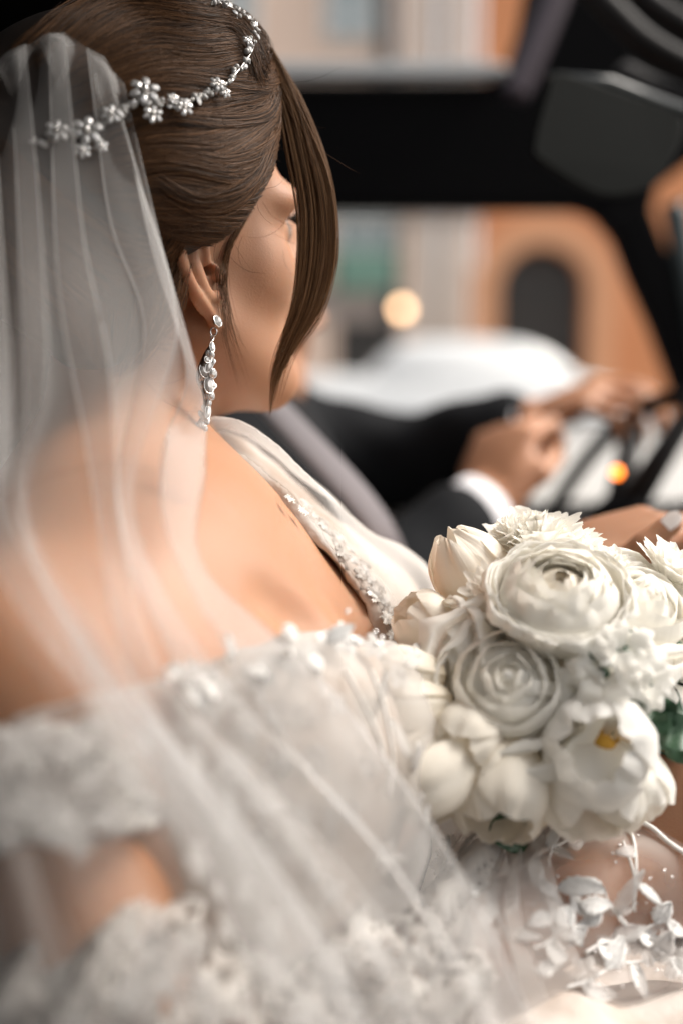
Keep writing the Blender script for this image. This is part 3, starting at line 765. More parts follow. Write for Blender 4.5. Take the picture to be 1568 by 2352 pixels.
APP = [(-20, 1900, 60), (80, 1860, 54), (160, 1720, 44), (290, 1780, 44), (180, 1930, 40), (560, 1560, 44), (470, 1640, 40), (640, 1640, 46), (600, 1840, 50), (680, 1880, 40), (440, 2150, 50), (330, 2260, 60), (560, 2320, 50), (700, 2330, 50), (780, 2200, 44), (620, 2120, 40), (840, 1760, 34), (800, 1860, 34), (720, 1740, 40), (60, 1705, 62), (20, 1800, 50), (205, 1790, 46), (250, 1870, 40), (330, 1850, 48), (130, 1900, 40), (330, 1700, 40), (225, 1655, 34), (500, 1590, 50), (570, 1640, 52), (610, 1560, 36),
       (640, 1760, 40), (520, 1760, 46), (445, 1970, 46), (520, 1900, 34), (515, 2130, 32), (400, 2230, 84), (350, 2180, 60), (470, 2300, 60), (300, 2290, 50), (700, 1650, 34), (690, 1530, 34),
       (770, 1620, 30), (560, 2040, 30), (620, 2230, 40), (880, 1960, 40), (870, 2190, 44), (760, 2050, 36)]
for i, (x, y, r) in enumerate(APP):
    p, ok = trace(DS, [x], [y], .3, 1.1, .021)
    if not ok[0]: continue
    n = normals(DS, p)[0]; v, f = lace_flower(p[0] + n * .001, n, r * 1.15 * p[0][1] / FPX, i, 5 + i % 2); mesh('lace_flower', v, f, LACEF, bride)
g = np.random.default_rng(77)
for i in range(95):
    x, y = g.uniform(-60, 1120), g.uniform(1500, 2352)
    if x < 420 and not 1670 < y < 1940: continue
    p, ok = trace(DS, [x], [y], .3, 1.1, .022)
    if not ok[0]: continue
    n = normals(DS, p)[0]; v, f = lace_leaf(p[0], g.normal(size=3), n, g.uniform(50, 110) * p[0][1] / FPX, g.uniform(10, 20) * p[0][1] / FPX, i); mesh('lace_leaf', v, f, LACEF, bride)
p, ok = trace(torso, [778, 852, 905, 700, 400, 440], [1478, 1497, 1560, 1500, 1545, 1540], .3, 1.1, .010)
for i, (r, m_) in enumerate(((46, LACEW), (38, LACE), (34, LACE), (34, LACEW), (30, LACEW), (24, LACEW))):
    n = nrm(normals(torso, p[i:i + 1])[0] + np.array([0, -.9, .3])); v, f = lace_flower(p[i] + n * .004, n, r * p[i][1] / FPX, 40 + i, 6); fl = mesh('lace_flower', v, f, m_, bride)
    if i < 2:
        for k in range(7 if i == 0 else 4):
            a = k * 2.4; q = p[i] + n * .0085 + np.cross(n, [0, 0, 1.]) * .006 * math.cos(a) * (k / 7 + .3) + np.array([0, 0, 1.]) * .011 * math.sin(a) * (k / 7 + .3)
            v, f = ball(q, .0013, 8, 6); mesh('sequin', v, f, SEQUIN, fl)
# lace scallops along the far neckline and the edge over the bust
g = np.random.default_rng(3)
for i in range(26):
    t = i / 25; y = 1150 + t * 310; x = np.interp(y, FY, FX) + 20 + 30 * (1 - t) + g.uniform(-2, 34)
    p, ok = trace(torso, [x], [y], .69, 1.1, .0068)
    if ok[0]:
        n = normals(torso, p)[0]; v, f = lace_flower(p[0] + n * .001, nrm(n + np.array([0, -.3, .2])), g.uniform(14, 24) * p[0][1] / FPX, 80 + i, 5); mesh('lace_flower', v, f, LACEW if i % 2 else LACE, bride)
for i in range(16):
    x = 420 + i * 22 + g.uniform(-6, 6); y = np.interp(x, NX, NY) + 22 + g.uniform(-8, 30)
    p, ok = trace(torso, [x], [y], .3, .9, .018)
    if ok[0]:
        n = normals(torso, p)[0]; v, f = lace_leaf(p[0], g.normal(size=3), n, .016, .004, i); mesh('lace_leaf', v, f, LACEW, bride)
# fine vertical seams of the tulle below the bust
for i, q in enumerate(([(790, 1540), (830, 1610), (870, 1700), (885, 1760)], [(850, 1540), (880, 1620), (900, 1740), (890, 1830)], [(640, 1480), (600, 1560), (640, 1700), (700, 1800)], [(700, 1500), (735, 1560), (742, 1600)])):
    X = spline(q, 16); p, ok = trace(torso, X[:, 0], X[:, 1], .3, .9, .019)
    if ok.all(): v, f = tube(p, .0011, 6); mesh('seam', v, f, LACE, bride)

# net cape over the forearm with embroidered sprigs
def guide_sheet(cols, nrow, ncolper=6, wav=.0, seed=0):
    Cc = [spline([C(*q) for q in c], nrow) for c in cols]          # (ncols)(nrow,3)
    A = np.stack(Cc, 1); out = []
    for r in range(nrow): out.append(spline(A[r], (len(cols) - 1) * ncolper + 1))
    G = np.stack(out)
    if wav: G[..., 1] += wav * noise3(G, 60, seed)
    n, m = G.shape[:2]; U, Vv = np.meshgrid(np.linspace(0, 1, m), np.linspace(0, 1, n))
    return G, np.stack([U * 2, Vv * 2], -1).reshape(-1, 2)
NETC = [[(1120, 1840, .665), (1060, 1910, .655), (1000, 2010, .640), (960, 2150, .625), (930, 2400, .60)],
        [(1150, 1850, .655), (1110, 1930, .640), (1080, 2030, .618), (1090, 2170, .600), (1130, 2400, .58)],
        [(1180, 1850, .660), (1160, 1940, .632), (1165, 2040, .608), (1210, 2180, .592), (1260, 2400, .575)],
        [(1240, 1860, .655), (1260, 1950, .620), (1290, 2060, .604), (1330, 2190, .594), (1390, 2400, .58)],
        [(1330, 1880, .650), (1370, 1960, .612), (1400, 2060, .606), (1440, 2180, .60), (1480, 2400, .59)],
        [(1440, 1880, .660), (1480, 1950, .618), (1510, 2050, .612), (1550, 2160, .61), (1600, 2400, .60)],
        [(1480, 1880, .67), (1560, 1935, .635), (1640, 1990, .63), (1700, 2100, .63), (1760, 2400, .62)]]
G, uv = guide_sheet(NETC, 40, 10, .004, 2)
def drape(G, gap=.006, soft=.012, prims=None):
    X, Y = pix(G.reshape(-1, 3)); p, ok = trace(prims or bodyfull, X, Y, .3, 1.2, gap); d = G.reshape(-1, 3)[:, 1]
    dn = np.where(ok, smin(d, p[:, 1], soft), d); return (G.reshape(-1, 3) * (dn / d)[:, None]).reshape(G.shape)
G = drape(G)
NET = G
NETM = tulle('net_cape', (.74, .69, .655), .28, .4)
v, f = sheet(G); cape = mesh('net_cape', v, f, NETM, bride, uv=uv)
hx_c = [[(1090, 1850, .652), (1060, 1890, .648), (1020, 1940, .642), (995, 1985, .636)], [(1125, 1838, .650), (1105, 1880, .646), (1085, 1915, .640), (1060, 1960, .634)],
        [(1160, 1838, .650), (1150, 1875, .645), (1150, 1900, .642), (1150, 1925, .640)], [(1205, 1848, .652), (1200, 1860, .648), (1195, 1880, .645), (1190, 1895, .642)]]
G2, uv2 = guide_sheet(hx_c, 16, 8, .001, 1)
v, f = sheet(G2); mesh('net_fold', v, f, TULLEHEX, cape, uv=uv2 * np.array([.35, .3]))
GN_ = [[(1165, 1835, .640), (1120, 1930, .628), (1050, 2050, .612), (1020, 2200, .60), (1040, 2400, .59)], [(1185, 1838, .634), (1165, 1940, .618), (1120, 2060, .602), (1120, 2200, .59), (1160, 2400, .58)], [(1170, 1838, .642), (1130, 1940, .630), (1085, 2060, .615), (1075, 2200, .60), (1100, 2400, .59)],
        [(1200, 1840, .632), (1200, 1950, .612), (1190, 2070, .598), (1230, 2220, .588), (1290, 2400, .575)], [(1190, 1840, .640), (1180, 1950, .625), (1160, 2070, .612), (1180, 2220, .60), (1230, 2400, .59)], [(1225, 1845, .635), (1260, 1950, .615), (1290, 2080, .603), (1340, 2230, .595), (1410, 2400, .585)]]
G4, _ = guide_sheet(GN_, 36, 8, .005, 7); G4 = drape(G4, .012); v, f = sheet(G4); mesh('gathered_net', v, f, tulle('gathered_net', (.74, .70, .67), .30, .4), cape)
def on_net(x, y):
    X, Y = pix(NET); i = np.argmin((X - x) ** 2 + (Y - y) ** 2); return NET.reshape(-1, 3)[i] + np.array([0, -.0022, .0004])
for q, r in (([(1060, 1900), (1000, 1990)], .0015), ([(1145, 1860), (1170, 1960), (1180, 2060), (1150, 2120)], .0022), ([(1200, 1990), (1260, 1940), (1300, 1910)], .0014), ([(1275, 1900), (1262, 1960), (1255, 1990)], .0011),
             ([(1460, 1880), (1510, 1915), (1568, 1955), (1640, 2000)], .0024), ([(1430, 1930), (1450, 1990), (1455, 2050), (1450, 2100)], .0014), ([(1385, 2050), (1410, 2090), (1440, 2130)], .001), ([(1190, 1830), (1215, 1900), (1225, 1960)], .0016)):
    X = spline(q, 14); p = np.array([on_net(*z) for z in X]); p = spline(p[::3], 20); v, f = tube(p, r * .6, 6); mesh('embroidered_stem', v, f, LACEW, cape)
LACEN = tulle('embroidery', (.82, .80, .78), .62, .3)
def sprig(q, n, l, w, seed):
    g = np.random.default_rng(seed); X = spline(q, 30); P = spline(np.array([on_net(*z) for z in X])[::5], 30); v, f = tube(P, (.0010, .0006), 5); st = mesh('embroidered_stem', v, f, LACEW, cape)
    for k in range(n):
        t = int((k + .8) / n * 29); T = nrm(P[min(t + 1, 29)] - P[t - 1]); sd = 1 if k % 2 else -1; ez = np.array([0, 0, 1.]); pr = nrm(np.cross(T, [0, 1., 0])) * sd
        d = nrm(T * g.uniform(.5, 1.0) + pr * g.uniform(.5, 1.0)); ll = l * g.uniform(.7, 1.2) * (1 - .3 * k / n)
        v, f = lace_leaf(P[t], d, np.array([.3, -.7, .7]), ll * 1.5, w * 1.1 * g.uniform(.7, 1.2), seed * 20 + k); mesh('embroidered_leaf', v, f, LACEW if g.uniform() < .75 else LACEN, cape)
for i, a_ in enumerate((([(1190, 1835), (1225, 1920), (1240, 1990), (1225, 2060)], 7, .014, .0042), ([(1160, 2010), (1240, 1960), (1310, 1925), (1350, 1900)], 8, .014, .004), ([(1230, 2010), (1290, 2040), (1330, 2080), (1350, 2160)], 9, .015, .0045),
        ([(1260, 2080), (1268, 2140), (1300, 2200)], 5, .013, .004), ([(1440, 1890), (1455, 1980), (1450, 2060), (1440, 2110)], 5, .013, .004), ([(1440, 2130), (1400, 2080), (1375, 2030)], 2, .020, .0055), ([(1340, 2180), (1420, 2160), (1500, 2120), (1560, 2100)], 9, .014, .005),
        ([(1130, 2040), (1150, 2120), (1200, 2200), (1260, 2260)], 8, .015, .0045), ([(1300, 2260), (1400, 2230), (1500, 2200), (1590, 2210)], 9, .015, .005), ([(1100, 1950), (1130, 2010), (1120, 2090)], 5, .012, .004), ([(1220, 2180), (1300, 2130), (1380, 2120)], 7, .014, .005))): sprig(a_[0], max(2, int(a_[1] * .62)), a_[2], a_[3], 60 + i)
for i in range(60):
    g_ = np.random.default_rng(500 + i); x, y = g_.uniform(1060, 1600), g_.uniform(1900, 2350); v, f = ball(on_net(x, y), .0006 + .0004 * g_.uniform(), 6, 5); mesh('sequin', v, f, SEQUIN, cape)
for i, (x, y, r) in enumerate(((1410, 2180, 46), (1480, 2160, 50), (1540, 2190, 44), (1340, 2230, 40), (1530, 2120, 30), (960, 1930, 36), (955, 1880, 30), (975, 1975, 26), (1120, 2150, 34))):
    v, f = lace_flower(on_net(x, y), np.array([0, -.9, .5]), r * .62 / FPX, 120 + i, 5); mesh('lace_flower', v, f, LACEN, cape)
# a fold of white satin showing beside the bouquet
WS = [[(985, 1900, .70), (990, 1960, .69), (960, 2060, .67)], [(1040, 1866, .70), (1045, 1950, .69), (1040, 2050, .67)], [(1110, 1868, .70), (1120, 1960, .685), (1150, 2050, .66)], [(1165, 1900, .70), (1160, 1960, .69), (1190, 2050, .66)]]
G3, _ = guide_sheet(WS, 12, 6, .002, 4); v, f = sheet(G3); mesh('satin_fold', v, f, mat('white_satin', (.86, .85, .84), .4), bride)

# ------------------------------------------------------------------ the veil: one sheet of tulle gathered at the comb, doubled back on itself at every fold
FOLDS = [  # (left edge, right edge) of each folded band, top to hem
    ([(-60, 170, .63), (-70, 560, .55), (-30, 1000, .48), (-20, 1260, .455), (180, 1570, .44), (420, 1830, .44), (700, 2220, .43), (860, 2520, .42)], [(-20, 140, .62), (10, 560, .55), (28, 1000, .49), (40, 1200, .46), (260, 1540, .45), (500, 1810, .445), (760, 2200, .435), (930, 2520, .42)]),
    ([(20, 120, .62), (45, 560, .55), (50, 900, .50), (45, 1180, .47), (190, 1500, .455), (330, 1760, .445), (560, 2200, .43), (680, 2520, .42)], [(60, 100, .61), (100, 560, .55), (104, 900, .50), (70, 1200, .47), (300, 1540, .46), (450, 1780, .45), (660, 2200, .435), (770, 2520, .42)]),
    ([(110, 80, .61), (125, 500, .57), (150, 800, .53), (215, 1150, .50), (290, 1500, .475), (440, 1800, .46), (800, 2280, .45), (960, 2520, .44)], [(150, 75, .60), (190, 500, .57), (245, 800, .53), (275, 1150, .50), (380, 1540, .475), (590, 1820, .465), (900, 2260, .45), (1060, 2520, .44)]),
    ([(200, 110, .60), (250, 500, .59), (330, 760, .575), (262, 1150, .53), (420, 1550, .50), (640, 1830, .49), (960, 2250, .475), (1110, 2520, .46)], [(240, 130, .60), (330, 440, .60), (410, 760, .585), (300, 1150, .53), (520, 1560, .505), (780, 1850, .49), (1060, 2230, .475), (1190, 2520, .46)]),
    ([(262, 165, .605), (345, 560, .60), (428, 850, .59), (375, 1020, .585), (385, 1250, .57), (650, 1700, .53), (900, 2000, .515), (1110, 2300, .50), (1210, 2520, .49)], [(285, 190, .61), (372, 560, .605), (466, 900, .595), (471, 1060, .588), (463, 1300, .575), (745, 1560, .545), (1040, 1980, .52), (1190, 2300, .50), (1265, 2520, .49)]),
]
cols = [[(-260, 200, .63), (-240, 700, .54), (-180, 1050, .47), (-90, 1300, .45), (100, 1570, .44), (300, 1830, .43), (540, 2220, .42), (720, 2520, .41)]]
def nudge(c, d): return [(x, y, dd + d) for x, y, dd in c]
for L_, R_ in FOLDS:
    cols += [L_, nudge(R_, -.004), nudge(L_, .002), nudge(R_, .008)]
nr = 70
Cc = [spline([C(*q) for q in c], nr) for c in cols]; A = np.stack(Cc, 1); cols_out = []
for j in range(len(Cc) - 1):                         # a slack curve between each pair, rounded at the folds
    for k in range(5):
        t = k / 5; s_ = t * t * (3 - 2 * t); cols_out.append(A[:, j] * (1 - s_) + A[:, j + 1] * s_)
cols_out.append(A[:, -1]); G = np.stack(cols_out, 1)
tt = np.linspace(0, 1, nr)[:, None]; jj = np.arange(G.shape[1])[None]
G[..., 1] += .0022 * np.sin(jj * .9 + 3 * tt) * tt + .006 * noise3(G, 16, 6) * tt
G[..., 0] += .004 * noise3(G, 20, 9) * tt
G = drape(drape(G, .006, .010), .026, .012, torso)
v, f = sheet(G)
veil = mesh('veil', v, f, VEIL)
tag(veil, 'long sheer tulle veil gathered at the hair comb and falling over the shoulder and back', 'veil')
tl_ = [[(-240, 1760, .43), (-160, 2100, .41), (-60, 2520, .39)], [(-60, 1800, .43), (30, 2100, .41), (130, 2520, .39)], [(-20, 1800, .425), (60, 2100, .405), (170, 2520, .385)], [(40, 1830, .43), (150, 2150, .41), (300, 2520, .39)], [(80, 1850, .425), (200, 2150, .405), (340, 2520, .385)], [(240, 1850, .43), (420, 2150, .415), (640, 2520, .40)]]
G, _ = guide_sheet(tl_, 24, 6, .002, 3); v, f = sheet(G); mesh('veil_edge', v, f, VEIL, veil)
# a tulle cap over the comb and a turned flap near the ear
k = 26; rows = []
for i in range(k):
    t = i / (k - 1); a = math.pi * (1 - t)
    x0 = -260 + t * 548; top = np.interp(x0, [-260, -60, 20, 60, 100, 150, 200, 250, 288], [210, 150, 112, 92, 68, 72, 100, 140, 195])
    rows.append([C(x0, top + q * (6 + q * 34), .632 - .03 * math.sin(q * 1.5) + .012 * math.sin(i * 1.3) * q) for q in np.linspace(0, 5, 10) / 1.0 * .55])
G = np.array(rows); v, f = sheet(G); mesh('gathering', v, f, VEIL, veil)
fl = [[(452, 930, .592), (420, 965, .588), (372, 1010, .586), (362, 1120, .584), (372, 1260, .58), (395, 1440, .57)], [(466, 915, .594), (440, 985, .582), (405, 1030, .580), (398, 1130, .578), (405, 1270, .575), (420, 1450, .566)], [(470, 940, .592), (462, 1010, .588), (450, 1120, .585), (440, 1270, .578), (450, 1460, .566)]]
G, _ = guide_sheet(fl, 24, 6); v, f = sheet(G); mesh('turned_edge', v, f, VEIL, veil)

# ------------------------------------------------------------------ hair vine of beads and crystal flowers
def gem(c, r, n, l=1.0, d=None, seg=8):
    """faceted stone: table, crown, pavilion"""
    z = nrm(n); x = nrm(d - z * np.dot(d, z)) if d is not None else nrm(np.cross(z, [.3, .2, .9])); y = np.cross(z, x); V = []
    for h, q in ((.55, .5), (.15, 1.0), (-.05, 1.0)):
        for j in range(seg):
            a = 2 * math.pi * (j + (.5 if q == .5 else 0)) / seg; tp = 1 if l == 1 else 1 - .35 * abs(math.cos(a)) ** 3 * 0
            V.append(c + (x * math.cos(a) * l + y * math.sin(a) * tp) * r * q + z * r * h)
    V.append(c - z * r * .5)
    F = [tuple(range(seg))] + [(i * seg + j, (i + 1) * seg + j, (i + 1) * seg + (j + 1) % seg, i * seg + (j + 1) % seg) for i in range(2) for j in range(seg)] + [(3 * seg, 2 * seg + (j + 1) % seg, 2 * seg + j) for j in range(seg)]
    return np.array(V), F
HP = [(600, 20), (560, 20), (592, 62), (583, 108), (553, 158), (512, 196), (470, 214), (415, 232), (345, 232), (300, 250), (215, 290), (150, 320), (60, 330)]
HP = [(495, 2), (535, 18), (566, 42), (584, 66), (580, 118), (548, 160), (510, 200), (470, 214), (420, 236), (370, 236), (325, 225), (280, 262), (215, 292), (150, 310), (70, 330)]
vine = empty('hair_vine', W(C(450, 240, .66)), 'silver bridal hair vine of clear beads and small crystal flowers set in brown hair', 'hair vine')
def onhair(x, y, off=.006):
    p, ok = trace(hairp, [x], [y], .35, .95, off, hx); return (p[0] if ok[0] else C(x, y, .69)), normals(hairp, p)[0]
VP = spline(HP, 60); wp_ = [onhair(x, y)[0] for x, y in VP]; wp_ = spline(wp_[::4], 70); v, f = tube(wp_, .0003, 5); mesh('wire', v, f, SILVER, vine)
g = np.random.default_rng(21)
for i, (x, y) in enumerate(spline(HP, 128)):
    if 300 > x: sd = 3
    p, n = onhair(x + g.uniform(-9, 9), y + g.uniform(-9, 9)); r = g.uniform(.0011, .0020)
    if i % 4 == 3: v, f = gem(p, r * 1.25, nrm(n + g.normal(0, .4, 3)), 1.3, g.normal(size=3)); mesh('crystal', v, f, GEM, vine, smooth=False)
    else: v, f = ball(p, r, 12, 9); mesh('bead', v, f, PEARL, vine)
def crystal_flower(x, y, R, np_=6, stone=.0052):
    p, n = onhair(x, y, .009); z = nrm(n + np.array([0, -.5, .1])); X = nrm(np.cross(z, [0, 0, 1.])); Y = np.cross(z, X); R = R * .58 * .67 / FPX
    for k in range(np_):
        a = 2 * math.pi * k / np_ + .4; d = X * math.cos(a) + Y * math.sin(a)
        v, f = gem(p + d * R * .60, R * .25, nrm(z + d * .25), 1.35, d, 8); mesh('crystal', v, f, GEM, vine, smooth=False)
        v, f = tube([p, p + d * R * .3], .0007, 5); mesh('setting', v, f, SILVER, vine)
    v, f = ball(p + z * .002, R * .2, 10, 7); mesh('bead', v, f, SILVER, vine)
for q in ((333, 208, 62), (352, 262, 40), (424, 246, 38), (398, 226, 26), (500, 192, 34), (518, 212, 26), (570, 92, 24), (200, 300, 60), (255, 262, 40), (130, 300, 46), (190, 345, 34), (232, 335, 28)): crystal_flower(*q)

# ------------------------------------------------------------------ earring
ear = empty('earring', W(C(485, 1045, .645)), 'long silver chandelier earring of marquise and round crystals hanging from the ear lobe', 'earring')
lobe, ok = trace(bodyfull, [500], [736], .5, .8, .0008)
ed = float(lobe[0][1]) - .003; tv = nrm([.45, -.86, .1])
def epos(x, y, dd=0): return C(x, y, ed + dd)
def stone(x, y, rpx, l=1.0, d=(0, 0, 1), n=None, dd=0, back=True):
    n = tv if n is None else n; s = ed / FPX; c = epos(x, y, dd); dv = nrm(np.array(d, float)); r = rpx * s
    v, f = gem(c, r, n, l, dv, 8); mesh('crystal', v, f, GEM, ear, smooth=False)
    z = nrm(n); X = nrm(dv - z * (dv @ z)); Y = np.cross(z, X); P = [c + X * math.cos(a) * r * l * 1.12 + Y * math.sin(a) * r * 1.12 - z * r * .1 for a in np.linspace(0, 2 * math.pi, 17)]
    v, f = tube(P, r * .14 + .00015, 5, False); mesh('setting', v, f, SILVER, ear)
stone(501, 737, 11, 1.15, (.3, 0, 1), nrm([.75, -.55, .35]))
v, f = ball(epos(499, 738, .003), .0028, 10, 8); mesh('stud', v, f, SILVER, ear)
P = [epos(491, 762) + np.array([math.cos(a) * .0019, 0, math.sin(a) * .0024]) for a in np.linspace(0, 2 * math.pi, 17)]; v, f = tube(P, .0005, 6, False); mesh('ring', v, f, SILVER, ear)
P = [epos(488, 776) + np.array([math.cos(a) * .0009, math.sin(a) * .002, math.sin(a) * .0024 * .9]) for a in np.linspace(0, 2 * math.pi, 17)]; v, f = tube(P, .0005, 6, False); mesh('ring', v, f, SILVER, ear)
for q in ((488, 797, 6, 1.9), (480, 812, 5.5, 1.2), (488, 815, 5, 1.2), (476, 826, 5.5, 1.3), (474, 846, 5.5, 1.4), (482, 838, 7.5, 2.4), (490, 830, 4.5, 1.4), (471, 852, 11, 1.45), (490, 858, 8, 1.2), (466, 866, 7, 1.2), (484, 870, 5, 1.0),
          (481, 884, 11, 1.7), (492, 886, 5, 1.3), (467, 884, 6, 1.2), (478, 908, 7, 1.5), (486, 908, 6, 1.6), (481, 926, 5, 1.4), (478, 946, 7, 2.3), (470, 938, 6, 1.3), (470, 958, 6, 1.4), (463, 952, 6, 1.5),
          (476, 968, 5, 1.4), (465, 974, 6, 1.5), (455, 980, 7, 1.4), (472, 984, 5, 1.3), (448, 994, 8, 1.3), (460, 996, 6, 1.3), (468, 1000, 5, 1.3), (440, 1004, 6, 1.3), (450, 1012, 8, 1.5), (436, 1020, 6, 1.4), (460, 1016, 5, 1.2), (432, 1034, 4, 1.8)):
    g_ = random.Random(q[0] * 7 + q[1]); a = g_.uniform(-.5, .5); stone(q[0], q[1], q[2], q[3], (a, 0, 1), nrm([.45 + g_.uniform(-.4, .4), -.86, .1 + g_.uniform(-.3, .3)]), g_.uniform(-.001, .001))
P = [epos(x, y, .0022) for x, y in ((487, 790), (476, 815), (468, 845), (462, 870), (470, 900), (474, 940), (462, 975), (444, 1005), (433, 1036))]
v, f = tube(spline(P, 30), (.0008, .0022, .0034, .003, .0016, .0016, .0026, .003, .0006), 8); mesh('back_plate', v, f, SILVERDARK, ear)
# ------------------------------------------------------------------ bouquet
YOLK = mat('stamen', (.55, .30, .03), .7)
bq = empty('bouquet', W(C(1560, 1960, .66)), 'round bridal bouquet of white ranunculus, roses, tulips and carnations with green stems', 'bouquet')
def petal(O, M, prof, phi, w, seed, rim=.22, p_=2.6, ruf=.03, serr=0, curl=0.0, n=13, m=13, tip=0.0, base_w=.35, lean=0):
    """prof: (radius, height) from claw to rim; w: half angle; M columns x, y, axis"""
    g = np.random.default_rng(seed); pr = np.array(prof, float); V = []; U = []
    ph, k1 = g.uniform(0, 6), g.uniform(2.2, 4.2); ph2 = g.uniform(0, 6); R = np.abs(pr).max()
    T = np.linspace(0, 1, n); S = np.linspace(-1, 1, m); cur = spline(pr, 41)
    for t in T:
        for s in S:
            tm = 1 - rim * abs(s) ** p_ + tip * (1 - abs(s)) ** 2 * .25
            if serr: tm += serr * (.5 * math.sin(s * 17 + ph) + .5 * math.sin(s * 31 + ph2)) * (1 - .2 * abs(s))
            tt = t * tm; x = min(max(tt, 0) * 40, 39.999) if tt <= 1 else 39.999; i = int(x); q = cur[i] * (1 - (x - i)) + cur[i + 1] * (x - i)
            if tt > 1: q = q + (cur[-1] - cur[-2]) * (tt - 1) * 40
            rho, h = q; sh = base_w + (1 - base_w) * math.sin(min(tt, 1) * math.pi * .62) ** .8
            a = phi + s * w * sh + lean * tt
            wob = ruf * R * tt ** 2.2 * (math.sin(k1 * s * 2 + ph) + .5 * math.sin(k1 * s * 4.3 + ph2)); rho2 = rho + wob + curl * R * s * s * tt * tt; h2 = h + .35 * wob
            V.append((rho2 * math.cos(a), rho2 * math.sin(a), h2)); U.append(((s + 1) / 2, tt))
    G = (np.array(V) @ np.asarray(M).T + O).reshape(n, m, 3); return sheet(G), np.array(U)
def addpetal(parent, O, M, prof, phi, w, seed, m_, name='petal', **k):
    (v, f), uv = petal(O, M, prof, phi, w, seed, **k); return mesh(name, v, f, m_, parent, uv=uv)
def axis(z, roll=0):
    z = nrm(z); x = nrm(np.cross([.13, .9, .3], z)); y = np.cross(z, x); c, s = math.cos(roll), math.sin(roll); return np.stack([x * c + y * s, -x * s + y * c, z], 1)
def flower(name, x, y, d, z, label=None, roll=0, coremat=None, r=.010):
    O = C(x, y, d); M = axis(z, roll); v, f = ball(O - M[:, 2] * r * .8, (r, r, r * 1.3), 12, 8, M); o = mesh(name, v, f, coremat or PETC, bq)
    if label: o['label'] = label
    return o, O, M
ctr = C(1290, 1560, .70)
def ranunculus(x, y, d, z, R, layers=11, seed=0, m_=PET, heart=PETC, open_=1.0, label=None):
    o, O, M = flower('ranunculus', x, y, d, z, label, r=R * .16, coremat=heart); v, f = ball(O - M[:, 2] * R * .20, (R * .56, R * .56, R * .46), 16, 12, M); mesh('core', v, f, heart, o, uv=np.full((len(v), 2), .5)); g = np.random.default_rng(seed)
    for i in range(layers):
        q = i / (layers - 1); b = R * (.16 + .80 * q ** .9); rim_r = b * ((.20 if q < .3 else .45) + .38 * q * open_) * g.uniform(.94, 1.05); rim_h = R * (.30 + .14 * math.sin(q * 3) - .30 * max(0, q - .7)) * g.uniform(.92, 1.08)
        if q > .85: rim_r = b * (.95 + .15 * open_); rim_h = R * (.02 + .12 * (1 - q))
        prof = [(R * .04, -R * .62), (b * .75, -R * (.42 + .1 * q)), (b, -R * .05), (b * (.93 if q < .85 else 1.03), R * .18), (rim_r, rim_h)]
        k = 3 if q < .5 else 4 if q < .8 else 5
        for j in range(k):
            addpetal(o, O, M, prof, g.uniform(-.12, .12) + 2 * math.pi * j / k + i * 1.1, math.pi / k * 1.28, seed * 97 + i * 9 + j, heart if q < .3 else m_, ruf=.014 + .05 * q * q, rim=.15 + .12 * q, p_=2.4, n=12, m=13)
    return o
def rose(x, y, d, z, R, seed=0, m_=PET, label=None, spread=1.0, heart=None):
    o, O, M = flower('rose', x, y, d, z, label, r=R * .16, coremat=PETC); g = np.random.default_rng(seed)
    v, f = ball(O - M[:, 2] * R * .18, (R * .62, R * .62, R * .48), 16, 12, M); mesh('core', v, f, PET, o, uv=np.full((len(v), 2), .6))
    v, f = ball(O + M[:, 2] * R * .06, (R * .16, R * .15, R * .36), 12, 8, M); mesh('bud', v, f, PET, o, uv=np.full((len(v), 2), .6))
    lay = [(.20, 2, .15, .47), (.34, 3, .27, .45), (.50, 3, .45, .38), (.66, 3, .64, .30), (.84, 4, .92, .14), (1.0, 5, 1.45, -.06)]
    for i, (b, k, rr, rh) in enumerate(lay):
        b *= R; rr *= R * (.88 if i < 4 else .86 * spread); rh *= R
        prof = [(R * .05, -R * .60), (b * .8, -R * .40), (b * 1.02, -R * .02), (b * .98 if i < 4 else b * 1.08, R * .2 * (1 - i / 9)), (rr, rh)]
        for j in range(k):
            addpetal(o, O, M, prof, g.uniform(-.25, .25) + 2 * math.pi * j / k + i * 1.3, math.pi / k * g.uniform(1.25, 1.6), seed * 91 + i * 9 + j, m_, ruf=.035 + .035 * (i > 3), rim=.26, p_=2.4, curl=-.05 if i < 5 else .02, n=13, m=13)
    return o
def carnation(x, y, d, z, R, seed=0, n_=26, label=None, m_=PET):
    o, O, M = flower('carnation', x, y, d, z, label, r=R * .25, coremat=PETC); g = np.random.default_rng(seed)
    for i in range(n_):
        q = (i + .5) / n_; el = q * 1.35; out = math.sin(el); up = math.cos(el); L_ = R * g.uniform(.85, 1.1)
        prof = [(R * .03, -R * .45), (R * .10 + L_ * out * .25, -R * .2 + L_ * up * .2), (R * .10 + L_ * out * .65, L_ * up * .45), (R * .08 + L_ * out, L_ * up * .72)]
        addpetal(o, O, M, prof, i * 2.4, .80 + .25 * (1 - q), seed * 83 + i, m_, rim=.12, p_=3.2, ruf=.15, serr=.012, n=12, m=25, base_w=.22)
    return o
